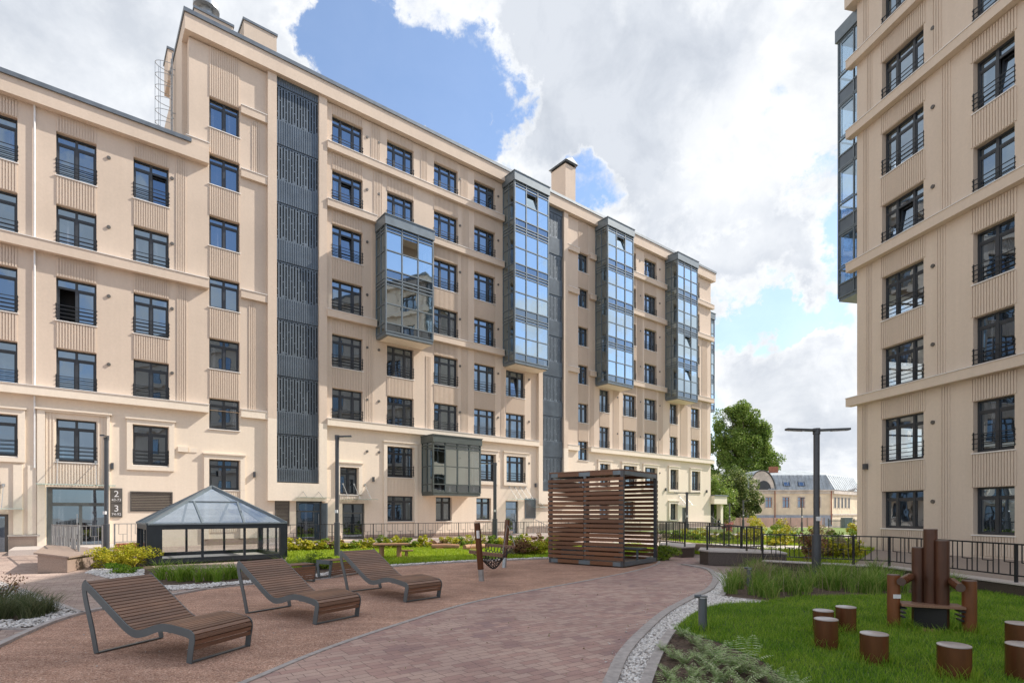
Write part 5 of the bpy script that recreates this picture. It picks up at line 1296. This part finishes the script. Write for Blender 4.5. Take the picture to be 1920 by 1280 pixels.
# benches behind the loungers
def bench(p0, p1, label):
    a, b = G(*p0), G(*p1); L = math.hypot(b[0]-a[0], b[1]-a[1]); t = empty('slatted_bench', (a[0], a[1], 0), math.atan2(b[1]-a[1], b[0]-a[0]), label, 'bench')
    mb = MB(); D = .5
    for i in range(8): mb.box(.02, L-.02, .02+i*.06, .07+i*.06, .40, .425)
    for i in range(6): mb.box(.02, L-.02, -.02+.008*i, 0+.008*i, .37-i*.052-.045, .37-i*.052)
    mb.obj('slats', M['slat'], t, bevel=.002)
    for x in (0, L):
        f = MB(); f.box(x-.01, x+.01, -.02, D+.04, .33, .43).prism([(-.02, .43), (.06, .43), (.12, 0), (.04, 0)], x-.01, x+.01, 'x').prism([(D-.04, .43), (D+.04, .43), (D, 0), (D-.08, 0)], x-.0098, x+.0098, 'x').box(x-.012, x+.012, .04, D, 0, .02)
        f.obj('bench_frame', M['steel'], t)
bench((505, 1100), (592, 1090), 'slatted bench half hidden behind the middle lounger'); bench((622, 1083), (706, 1072), 'slatted bench with grey frame just behind the farthest lounger')

# ------------------------------------------------------------------ hanging basket swing
sw = empty('basket_swing', (0, 0, 0), 0, 'hanging net basket slung between two leaning rust brown posts', 'swing')
p0, p1 = Vector(G(903, 1088)), Vector(G(945, 1063)); t0, t1 = Vector(AT(894.5, 12.9, 1.36)), Vector(AT(951.5, 16.4, 1.385))
for a, b in ((p0, t0), (p1, t1)):
    m1 = a+(b-a)*.20
    MB().tube([a-(b-a)*.02, m1], .066, 20).obj('steel_foot', M['zinc'], sw, smooth=True)
    MB().tube([m1, b], .073, 20).obj('leaning_post', M['rust'], sw, smooth=True)
q = t0+(p0-t0)*.2; MB().tube([q+Vector((-.0, -.075, .1)), q+Vector((0.01, -.075, -.08))], .035, 4).obj('post_label', M['white'], sw)
b1a, b1b, b2a, b2b = Vector(AT(880, 13.9, .62)), Vector(AT(942, 13.4, .56)), Vector(AT(910, 15.5, .70)), Vector(AT(966, 15.1, .66))
for a, b in ((b1a, b1b), (b2a, b2b)):
    MB().bar(a, b, .05, .085).obj('hanging_bar', M['slat'], sw)
    mb = MB()
    for i in range(12): p = a+(b-a)*((i+.5)/12); mb.tube([p+Vector((0, -.03, 0)), p+Vector((0, -.015, 0))], .012, 6)
    mb.obj('rope_knots', M['black'], sw)
net = MB()
def NS(u, v):
    base = (b1a*(1-u)+b1b*u)*(1-v)+(b2a*(1-u)+b2b*u)*v; s = math.sin(math.pi*v)**.8*(.35+.65*math.sin(math.pi*u)**.7)
    mid = (b1a+b1b+b2a+b2b)/4; k = .45*math.sin(math.pi*v)
    return Vector((base.x+(mid.x-base.x)*k, base.y+(mid.y-base.y)*k*.3, base.z-.50*s))
nu, nv = 9, 13
for j in range(nv):
    for i in range(nu+(j % 2)):
        u = (i+.5-(.5 if j % 2 else 0))/nu; v = (j+.5)/nv; ru, rv = .53/nu, .60/nv
        pts = [NS(min(1, max(0, u+ru*math.cos(a))), min(1, max(0, v+rv*math.sin(a)))) for a in np.linspace(0, 2*math.pi, 9)]
        net.tube(pts, .0085, 4, False)
net.obj('rope_net', M['black'], sw)
mb = MB()
for a, t_ in ((b1a, t0), (b2a, t0), (b1b, t1), (b2b, t1)):
    mb.tube([a, a+(t_-a)*.5, t_-Vector((0, 0, .12))], .006, 5)
mb.obj('suspension_chain', M['zinc'], sw)

# ------------------------------------------------------------------ slatted pavilion
pv = empty('slatted_pavilion', (3.24, 16.0, 0), math.atan2(.785, .62), 'open cube pavilion of brown horizontal slats in a grey metal frame', 'pavilion')
PX, PY, PH = 2.40, 2.62, 2.86; T = .09
def ob(nm, mat, *bx): return MB().box(*bx).obj(nm, mat, pv)
for x in (0, PX-T):
    for y in (0, PY-T): ob('corner_post', M['lamp'], x, x+T, y, y+T, .02, PH-.02)
for x in (0.02, PX-T+.02): ob('middle_post', M['frame2'], x, x+.05, PY/2-.04, PY/2+.04, .1, PH-.1)
for z in (.03, PH-.14):
    for x in (-.006, PX-T+.006): ob('edge_beam', M['deck'], x, x+T, T+.25, PY/2-.2, z+.008, z+.118); ob('edge_beam', M['deck'], x, x+T, PY/2+.2, PY-T-.25, z+.008, z+.118)
    for x in (0, PX-T): ob('beam_joint', M['frame2'], x, x+T, T, T+.25, z, z+.12); ob('beam_joint', M['frame2'], x, x+T, PY/2-.2, PY/2+.2, z, z+.12); ob('beam_joint', M['frame2'], x, x+T, PY-T-.25, PY-T, z, z+.12)
    ob('metal_beam', M['frame2'], T, PX-T, 0, T, z, z+.12); ob('metal_beam', M['frame2'], T, PX-T, PY-T, PY, z, z+.12)
def slats(face, nm):
    mb = MB(); n = 18; z0 = .19; dz = (PH-.17-z0)/n
    for i in range(n):
        a = z0+i*dz; jit = random.uniform(-.004, .004)
        if face == 'f': mb.box(-.03, -.004, -.01, PY/2-.01, a+jit, a+.098+jit).box(-.03, -.004, PY/2+.01, PY+.01, a-.004+jit, a+.094+jit)
        if face == 'b': mb.box(PX+.004, PX+.03, -.01, PY+.01, a, a+.098)
        if face == 'l': mb.box(-.01, PX+.01, PY+.004, PY+.03, a, a+.098)
    return mb.obj(nm, M['deck'], pv, bevel=.003)
slats('f', 'slat_wall'); slats('b', 'slat_wall'); slats('l', 'slat_wall')
mb = MB()
for i in range(26): mb.box(.01+i*.0925, .075+i*.0925, .01, PY-.01, PH-.015, PH+.025)
mb.obj('roof_slats', M['deck'], pv)
MB().box(T, PX-T, T, PY-T, .03, .085).obj('deck_floor', M['brown'], pv)
MB().box(PX-.62, PX-.12, .3, PY-.15, .42, .47).box(PX-.6, PX-.55, .4, .45, .08, .42).box(PX-.6, PX-.55, PY-.4, PY-.35, .08, .42).box(.5, .95, PY-.7, PY-.15, .08, .5).obj('inner_bench', M['frame2'], pv)

# ------------------------------------------------------------------ glass pavilion (skylight house)
gp = empty('glass_pavilion', (-11.04, 16.6, 0), math.atan2(.6248, .7808), 'dark framed glass pavilion with a hipped glass roof behind the loungers', 'pavilion')
W_, D_, H_, AP = 4.1, 3.3, 1.245, 2.50
mb = MB(); t = .16
for x in (0, W_-t):
    for y in (0, D_-t): mb.box(x, x+t, y, y+t, .05, H_-.16)
mb.box(0, W_, 0, t, H_-.16, H_).box(0, W_, D_-t, D_, H_-.16, H_).box(0, t, t, D_-t, H_-.16, H_).box(W_-t, W_, t, D_-t, H_-.16, H_)
mb.box(0, W_, 0, t, .05, .19).box(0, W_, D_-t, D_, .05, .19).box(0, t, t, D_-t, .05, .19).box(W_-t, W_, t, D_-t, .05, .19)
for x in (1.50, 2.74): mb.box(x-.035, x+.035, .03, .10, .19, H_-.16).box(x-.035, x+.035, D_-.10, D_-.03, .19, H_-.16)
for y in (1.1, 2.2): mb.box(.03, .10, y-.03, y+.03, .19, H_-.16).box(W_-.10, W_-.03, y-.03, y+.03, .19, H_-.16)
mb.box(-.003, .40, -.004, .165, .05, H_).box(3.86, W_+.003, -.004, .165, .05, H_)
mb.obj('pavilion_frame', M['pavf'], gp)
MB().box(.05, W_-.05, .05, D_-.05, -.01, .045).obj('pavilion_base', M['dark'], gp)
MB().box(.2, W_-.2, .2, D_-.2, .046, .07).obj('pavilion_floor', M['granitep'], gp)
mb = MB(); mb.quad((t, .07, .19), (W_-t, .07, .19), (W_-t, .07, H_-.16), (t, .07, H_-.16)).quad((t, D_-.07, .19), (W_-t, D_-.07, .19), (W_-t, D_-.07, H_-.16), (t, D_-.07, H_-.16))
mb.quad((.07, t, .19), (.07, D_-t, .19), (.07, D_-t, H_-.16), (.07, t, H_-.16)).quad((W_-.07, t, .19), (W_-.07, D_-t, .19), (W_-.07, D_-t, H_-.16), (W_-.07, t, H_-.16))
mb.obj('wall_glazing', M['clear'], gp, recalc=False)
cx, cy = W_/2, D_/2; a = (cx, cy, AP); e_ = .04
e_ = -.01
cor = [(-e_, -e_, H_+.01), (W_+e_, -e_, H_+.01), (W_+e_, D_+e_, H_+.01), (-e_, D_+e_, H_+.01)]
for i in range(4): MB().poly([cor[i], cor[(i+1) % 4], a]).obj('roof_glazing', M['roofglass'], gp, recalc=False)
mb = MB(); A_ = Vector(a)
for i in range(4):
    c0, c1_ = Vector(cor[i]), Vector(cor[(i+1) % 4]); mb.bar(c0, A_+Vector((0, 0, .02)), .10, .08); mb.bar(c0, c1_, .05, .05)
    for f in (.365, .665):
        lo = c0+(c1_-c0)*f; k = .575
        side = c0 if f < .5 else c1_; hi = None
        # glazing bar climbs to the transom
        hi = lo+(A_-(c0+c1_)/2)*0; tr0, tr1 = c0+(A_-c0)*k, c1_+(A_-c1_)*k
        ff = .12 if f < .5 else .88; hi = tr0+(tr1-tr0)*ff
        mb.bar(lo, hi, .06, .07)
    mb.bar(c0+(A_-c0)*.575, c1_+(A_-c1_)*.575, .045, .05)
mb.obj('roof_bars', M['frame2'], gp)

# ------------------------------------------------------------------ play timber, throne, stump posts
def picnic():
    x, y, _ = G(733, 1046); t = empty('play_table', (x, y, 0), .25, 'low rough timber table on the sunlit lawn', 'table')
    MB().box(-.62, .62, -.28, .0, .46, .52).box(-.60, .61, .01, .30, .462, .521).obj('table_top', M['pine'], t, bevel=.01)
    for q in (-.32, .28): MB().tube([(q, 0, 0), (q, 0, .46)], [.09, .085], 12).obj('leg', M['pine'], t, smooth=True)
    x, y, _ = G(762, 1045); t = empty('play_stool', (x, y, 0), .25, 'small timber stool right of the rough table', 'stool')
    MB().box(-.24, .24, -.10, .10, .23, .28).obj('seat', M['pine'], t, bevel=.008); MB().tube([(0, 0, 0), (0, 0, .23)], .06, 10).obj('leg', M['pine'], t, smooth=True)
picnic()
for a, b, lab in (((810, 1030), (861, 1030), 'left fallen log of the two lying on the sunlit lawn'), ((871, 1032), (915, 1029), 'right fallen log of the two, behind the swing post')):
    p, q = Vector(G(*a)), Vector(G(*b)); p.z = q.z = .14
    o = empty('log', tuple(p), 0, lab, 'log'); MB().tube([(0, 0, 0), tuple((q-p)*.5+Vector((0, 0, .02))), tuple(q-p)], [.12, .11, .10], 14).obj('log_bark', M['larch'], o, smooth=True)
    MB().box(.2, .5, -.3, .3, -.13, -.06).obj('log_chock', M['pine'], o)
def stump(px, py, h, r, label):
    x, y, _ = G(px, py); t = empty('post_stool', (x, y, 0), 0, label, 'stool post', 'round rust brown post stools on the lawn')
    o = MB().tube([(0, 0, -.01), (0, 0, h-.012)], r, 40).obj('post_body', M['rust'], t, smooth=True)
    tp = MB().tube([(0, 0, h-.012), (0, 0, h-.004), (0, 0, h)], [r, r, r-.006], 40).obj('post_top', M['rusttop'], t, smooth=True)
for px, py, h, r, lab in ((1543.5, 1190, .33, .122, 'post stool hidden behind another in the left group of three'), (1549, 1214, .35, .128, 'front post stool of the left group of three'), (1586, 1185, .35, .122, 'rear right post stool of the left group of three'),
        (1639, 1243, .325, .132, 'single post stool left of centre in front of the throne bench'), (1789, 1270, .325, .137, 'single post stool nearest the camera in front of the throne bench'),
        (1913, 1222, .34, .135, 'rear post stool cut by the right picture edge'), (1919, 1272, .34, .137, 'front post stool cut by the right picture edge')): stump(px, py, h, r, lab)
th = empty('throne_bench', (0, 0, 0), 0, 'rust brown throne bench with three tall back posts, round armrests and plank seat', 'bench')
def post(px, py, ytop, r, nm='back_post', Y=None):
    x, y, _ = G(px, py) if Y is None else AT(px, Y); H = EYE-(ytop-HY)*y/F
    MB().tube([(x, y, -.02), (x, y, H-.01)], r, 32).obj(nm, M['rustd' if nm == 'back_post' else 'rust3'], th, smooth=True); MB().tube([(x, y, H-.01), (x, y, H)], [r, r-.004], 32).obj('post_top', M['rust2'], th, smooth=True); return x, y, H
post(1722, 0, 1025, .079, Y=7.72); post(1744.5, 0, 991, .081, Y=7.60); post(1767, 0, 1012, .079, Y=7.48)
l_ = post(1675.5, 1176, 1076, .077, 'arm_post'); r_ = post(1817.5, 1186, 1087, .082, 'arm_post')
a = Vector((l_[0], l_[1], 0)); b = Vector((r_[0], r_[1], 0)); dr = (b-a).normalized(); nrm = Vector((dr.y, -dr.x, 0))
mb = MB()
for k in range(3):
    o_ = nrm*(-.17+k*.118+.02); p = a+o_+dr*.07+Vector((0, 0, .34)); q = b+o_-dr*.07+Vector((0, 0, .34)); mb.bar(p, q, .108, .035)
mb.obj('plank_seat', M['slat'], th, bevel=.004)
mb = MB(); c = (a+b)/2
mb.bar(a+dr*.30-nrm*.02+Vector((0, 0, .0)), a+dr*.30-nrm*.02+Vector((0, 0, .31)), .02, .2) if False else None
mb.prism([AT(1713, 7.66)[:2], AT(1776, 7.40)[:2], AT(1775, 7.34)[:2], AT(1714, 7.60)[:2]], .0, .32, 'z'); mb.obj('seat_shade_block', M['black'], th)  # black block standing in for the back posts' shadow under the seat
mb = MB()
for s_, p in ((1, a), (-1, b)):
    for k in range(3): q = p+dr*s_*(.10)+Vector((0, 0, .29-.06*k)); mb.bar(q-nrm*.1, q+nrm*.1, .07-.015*k, .02)
mb.obj('seat_brackets', M['rail'], th)
for q0, q1 in ((Vector(AT(1690, 7.45, .668)), Vector(AT(1706, 7.72, .70))), (Vector(AT(1801, 7.10, .632)), Vector(AT(1784, 7.42, .675)))):
    MB().tube([q0, q1], .055, 28).obj('armrest', M['rust'], th, smooth=True)
    MB().tube([q0+(q0-q1).normalized()*.006, q0], .053, 28).obj('armrest_end', M['rust2'], th)
    MB().tube([q1, q1+(q1-q0).normalized()*.12], .012, 8).obj('armrest_bolt', M['zinc'], th)
MB().box(l_[0]-.055, l_[0]+.045, l_[1]-.082, l_[1]-.07, .42, .475).obj('post_label', M['white'], th)
P = np.array([[c.x, c.y]])+NR.normal(size=(60, 2))*.09; tag(stones('stone_footing', P, 0, .03, M['larch']), 'reddish stones under the throne bench', 'stones', kind='stuff')

ring = []
for px, py, rr_ in ((1549, 1212, .14), (1586, 1184, .14), (1639, 1242, .15), (1789, 1270, .15), (1675, 1176, .09), (1817, 1186, .1), (1317, 1183, .07), (1543, 1190, .14), (1744, 1182, .22)):
    x, y, _ = G(px, py); q = NR.uniform(0, 2*np.pi, 150); d_ = rr_+NR.exponential(.03, 150); ring.append(np.stack([x+np.cos(q)*d_, y+np.sin(q)*d_], 1))
tag(blades('grass', np.vstack(ring), .004, .13, .006, M['grass'], .7), 'longer uncut grass around the feet of posts and bollard', 'grass', kind='stuff')
# ------------------------------------------------------------------ person by the far porch
def person(x, y, z, s):
    t = empty('person', (x, y, z), .3, 'person in dark clothes with white patches standing by the far porch', 'person')
    J = {'pel': (0, 0, .92), 'chest': (0, 0, 1.32), 'neck': (0, 0, 1.48), 'head': (0, -.01, 1.60), 'crown': (0, 0, 1.72), 'ls': (.19, 0, 1.42), 'le': (.25, 0, 1.14), 'lh': (.22, -.10, .90), 'rs': (-.19, 0, 1.42), 're': (-.25, 0, 1.14), 'rh': (-.20, -.12, .92),
         'lp': (.09, 0, .88), 'lk': (.10, -.02, .48), 'la': (.10, 0, .08), 'lt': (.11, -.16, .04), 'rp': (-.09, 0, .88), 'rk': (-.11, -.05, .48), 'ra': (-.12, 0, .08), 'rt': (-.13, -.16, .04)}
    R = dict(pel=.15, chest=.16, neck=.06, head=.10, crown=.07, ls=.075, le=.05, lh=.035, rs=.075, re=.05, rh=.035, lp=.1, lk=.065, la=.045, lt=.04, rp=.1, rk=.065, ra=.045, rt=.04)
    E = [('pel', 'chest'), ('chest', 'neck'), ('neck', 'head'), ('head', 'crown'), ('chest', 'ls'), ('ls', 'le'), ('le', 'lh'), ('chest', 'rs'), ('rs', 're'), ('re', 'rh'), ('pel', 'lp'), ('lp', 'lk'), ('lk', 'la'), ('la', 'lt'), ('pel', 'rp'), ('rp', 'rk'), ('rk', 'ra'), ('ra', 'rt')]
    K = list(J); me = bpy.data.meshes.new('body'); me.from_pydata([J[k] for k in K], [(K.index(a), K.index(b)) for a, b in E], []); o = bpy.data.objects.new('body', me); link(o, t)
    sk = o.modifiers.new('skin', 'SKIN'); 
    for i, k in enumerate(K): me.skin_vertices[0].data[i].radius = (R[k], R[k])
    me.skin_vertices[0].data[0].use_root = True; o.modifiers.new('sub', 'SUBSURF').levels = 1; me.materials.append(M['cloth'])
    MB().tube([(0, 0, 1.66), (0, .01, 1.74), (0, .02, 1.77)], [.11, .09, .03], 10).obj('hair', M['black'], t, smooth=True)
    MB().tube([(0, -.085, 1.56), (0, -.105, 1.62), (0, -.09, 1.67)], [.05, .07, .05], 8).obj('face', M['skin'], t, smooth=True)
    MB().box(-.09, .09, -.19, -.13, 1.2, 1.38).obj('white_print', M['white'], t)
    t.scale = (s, s, s)
x, y, _ = AT(1348.5, 50); person(x, y, 0, .63)

# ------------------------------------------------------------------ camera, sky, sun
cam = bpy.data.cameras.new('camera'); co = bpy.data.objects.new('camera', cam); COL.objects.link(co)
cam.sensor_width = 36; cam.lens = 36*F/1920; cam.shift_y = (HY-640)/1920; cam.clip_end = 3000; cam.clip_start = .05
co.location = (0, 0, EYE); co.rotation_euler = (math.pi/2, 0, 0); SC.camera = co
EL = math.radians(41.7); S3 = Vector((.936*math.cos(EL), .351*math.cos(EL), math.sin(EL))).normalized()
sun = bpy.data.lights.new('sun', 'SUN'); sun.energy = 4.6; sun.angle = math.radians(.5); sun.color = (1, .93, .83)
so = bpy.data.objects.new('sun', sun); COL.objects.link(so); so.rotation_euler = S3.to_track_quat('Z', 'Y').to_euler(); so.location = (0, 0, 60)
w = bpy.data.worlds.new('World'); SC.world = w; w.use_nodes = True; nt = w.node_tree; nt.nodes.clear()
out = nd(nt, 'ShaderNodeOutputWorld')
sky = nt.nodes.new('ShaderNodeTexSky'); sky.sky_type = 'NISHITA'; sky.sun_disc = False; sky.sun_elevation = EL; sky.sun_rotation = math.atan2(.936, .351); sky.altitude = 50; sky.air_density = 1.0; sky.dust_density = .6; sky.ozone_density = 1.6
bg1 = nd(nt, 'ShaderNodeBackground', {0: mixc(nt, 1.0, sky.outputs[0], (.97, 1.06, 1.14), 'MULTIPLY'), 1: .15})
tc = nd(nt, 'ShaderNodeTexCoord'); D = tc.outputs['Generated']
sep = nd(nt, 'ShaderNodeSeparateXYZ', {0: D})
# clouds live on a flat layer overhead: project the direction onto it so that they shrink towards the horizon
zz = nd(nt, 'ShaderNodeMath', {0: sep.outputs[2], 1: .22}, operation='ADD'); zz = nd(nt, 'ShaderNodeMath', {0: zz.outputs[0], 1: .05}, operation='MAXIMUM')
iv = nd(nt, 'ShaderNodeMath', {0: 1.0, 1: zz.outputs[0]}, operation='DIVIDE')
pl = nd(nt, 'ShaderNodeVectorMath', {0: D, 'Scale': iv.outputs[0]}, operation='SCALE').outputs[0]
def wn(co, sc, det, r, dist=0, loc=(0, 0, 0)):
    mp = nd(nt, 'ShaderNodeMapping', {0: co, 1: loc}); return nd(nt, 'ShaderNodeTexNoise', {'Vector': mp.outputs[0], 'Scale': sc, 'Detail': det, 'Roughness': r, 'Distortion': dist}).outputs[0]
def ma(op, a, b=0.0, c=0.0, cl=False): return nd(nt, 'ShaderNodeMath', {0: a, 1: b, 2: c}, operation=op, use_clamp=cl).outputs[0]
n1 = wn(pl, 1.9, 11, .60, .25, (3.1, 1.7, 0)); n2 = wn(D, 5.5, 8, .62, .2, (1, 4, 2))
n3 = wn(D, 22, 9, .66, .3, (5, 2, 1)); dens = ma('ADD', ma('ADD', ma('MULTIPLY', n1, .42), ma('MULTIPLY', n2, .34)), ma('MULTIPLY', n3, .24))
warp = nd(nt, 'ShaderNodeTexNoise', {'Vector': D, 'Scale': 6.0, 'Detail': 9.0, 'Roughness': .62}).outputs[1]
wv = nd(nt, 'ShaderNodeVectorMath', {0: warp, 1: (.5, .5, .5)}, operation='SUBTRACT').outputs[0]
wv = nd(nt, 'ShaderNodeVectorMath', {0: wv, 'Scale': .30}, operation='SCALE').outputs[0]
Dw = nd(nt, 'ShaderNodeVectorMath', {0: nd(nt, 'ShaderNodeVectorMath', {0: D, 1: wv}, operation='ADD').outputs[0]}, operation='NORMALIZE').outputs[0]
def dpx(px, py): return Vector(((px-CX)/F, 1, (HY-py)/F)).normalized()
def blob(d, r, amp, acc):
    dt = nd(nt, 'ShaderNodeVectorMath', {0: Dw, 1: tuple(d)}, operation='DOT_PRODUCT').outputs['Value']
    m = nd(nt, 'ShaderNodeMapRange', {0: dt, 1: math.cos(math.radians(r)), 2: math.cos(math.radians(r*.35)), 3: 0.0, 4: amp}, interpolation_type='SMOOTHSTEP').outputs[0]
    return ma('ADD', acc, m)
acc = ma('ADD', dens, .035)
for px, py, r, a in ((612, 40, 5.5, -.20), (668, 120, 6, -.20), (800, 190, 6.5, -.19), (900, 150, 5.5, -.18), (770, 60, 4, -.10), (690, 30, 5, -.10), (1135, 330, 3.2, -.16), (1400, 600, 5.5, -.16), (1480, 600, 4, -.12), (1570, 400, 4.5, -.13), (1460, 165, 3.0, -.07),
                     (250, 60, 22, .10), (1150, 120, 12, .14), (1350, 330, 14, .13), (980, 420, 8, .05), (860, 110, 3.0, .07), (715, 90, 2.2, .10), (1440, 500, 6, .10), (1480, 780, 9, .10), (470, 60, 8, .12)):
    acc = blob(dpx(px, py), r, a, acc)
for dv, r, a in (((.62, -.42, .62), 24, -.16), ((.80, -.30, .45), 14, -.12), ((.3, .2, .9), 25, .08), ((-.9, .1, .3), 30, .08)): acc = blob(Vector(dv).normalized(), r, a, acc)
mask = nd(nt, 'ShaderNodeMapRange', {0: acc, 1: .45, 2: .565, 3: 0.10, 4: 1.0}, interpolation_type='SMOOTHSTEP').outputs[0]
mask = ma('MAXIMUM', mask, nd(nt, 'ShaderNodeMapRange', {0: sep.outputs[2], 1: .05, 2: .50, 3: .62, 4: .08}).outputs[0])
body = nd(nt, 'ShaderNodeMapRange', {0: acc, 1: .53, 2: .70, 3: 0.0, 4: 1.0}, interpolation_type='SMOOTHSTEP').outputs[0]
sh = wn(pl, 1.1, 6, .55, .3, (7, 2, 0))
shade = ma('MULTIPLY', body, nd(nt, 'ShaderNodeMapRange', {0: sh, 1: .34, 2: .62, 3: .25, 4: 1.0}).outputs[0])
wb = blob(dpx(1380, 280), 9, -.45, shade); wb = blob(dpx(1150, 130), 11, .5, wb); wb = blob(dpx(150, 60), 18, .35, wb); wb = blob(dpx(480, 80), 7, -.5, wb)
wb = ma('MAXIMUM', wb, 0.0)
cc = ramp(nt, wb, [(0, (.74, .75, .76)), (.45, (.66, .68, .71)), (1, (.53, .56, .61))])
tex = wn(D, 9, 9, .62, .3); cc = mixc(nt, .8, cc, ramp(nt, tex, [(.36, (.80, .82, .85)), (.56, (1.03, 1.03, 1.03))]), 'MULTIPLY')
bg2 = nd(nt, 'ShaderNodeBackground', {0: cc, 1: 1.0})
mx = nd(nt, 'ShaderNodeMixShader', {0: mask, 1: bg1.outputs[0], 2: bg2.outputs[0]}); nt.links.new(mx.outputs[0], out.inputs[0])
SC.view_settings.view_transform = 'Standard'; SC.view_settings.look = 'None'; SC.view_settings.exposure = .5; SC.view_settings.gamma = 1
SC.cycles.max_bounces = 8; SC.cycles.transparent_max_bounces = 12; SC.cycles.diffuse_bounces = 3; SC.cycles.glossy_bounces = 4; SC.cycles.caustics_reflective = False; SC.cycles.caustics_refractive = False
SC.cycles.use_denoising = True; SC.cycles.sample_clamp_indirect = 6
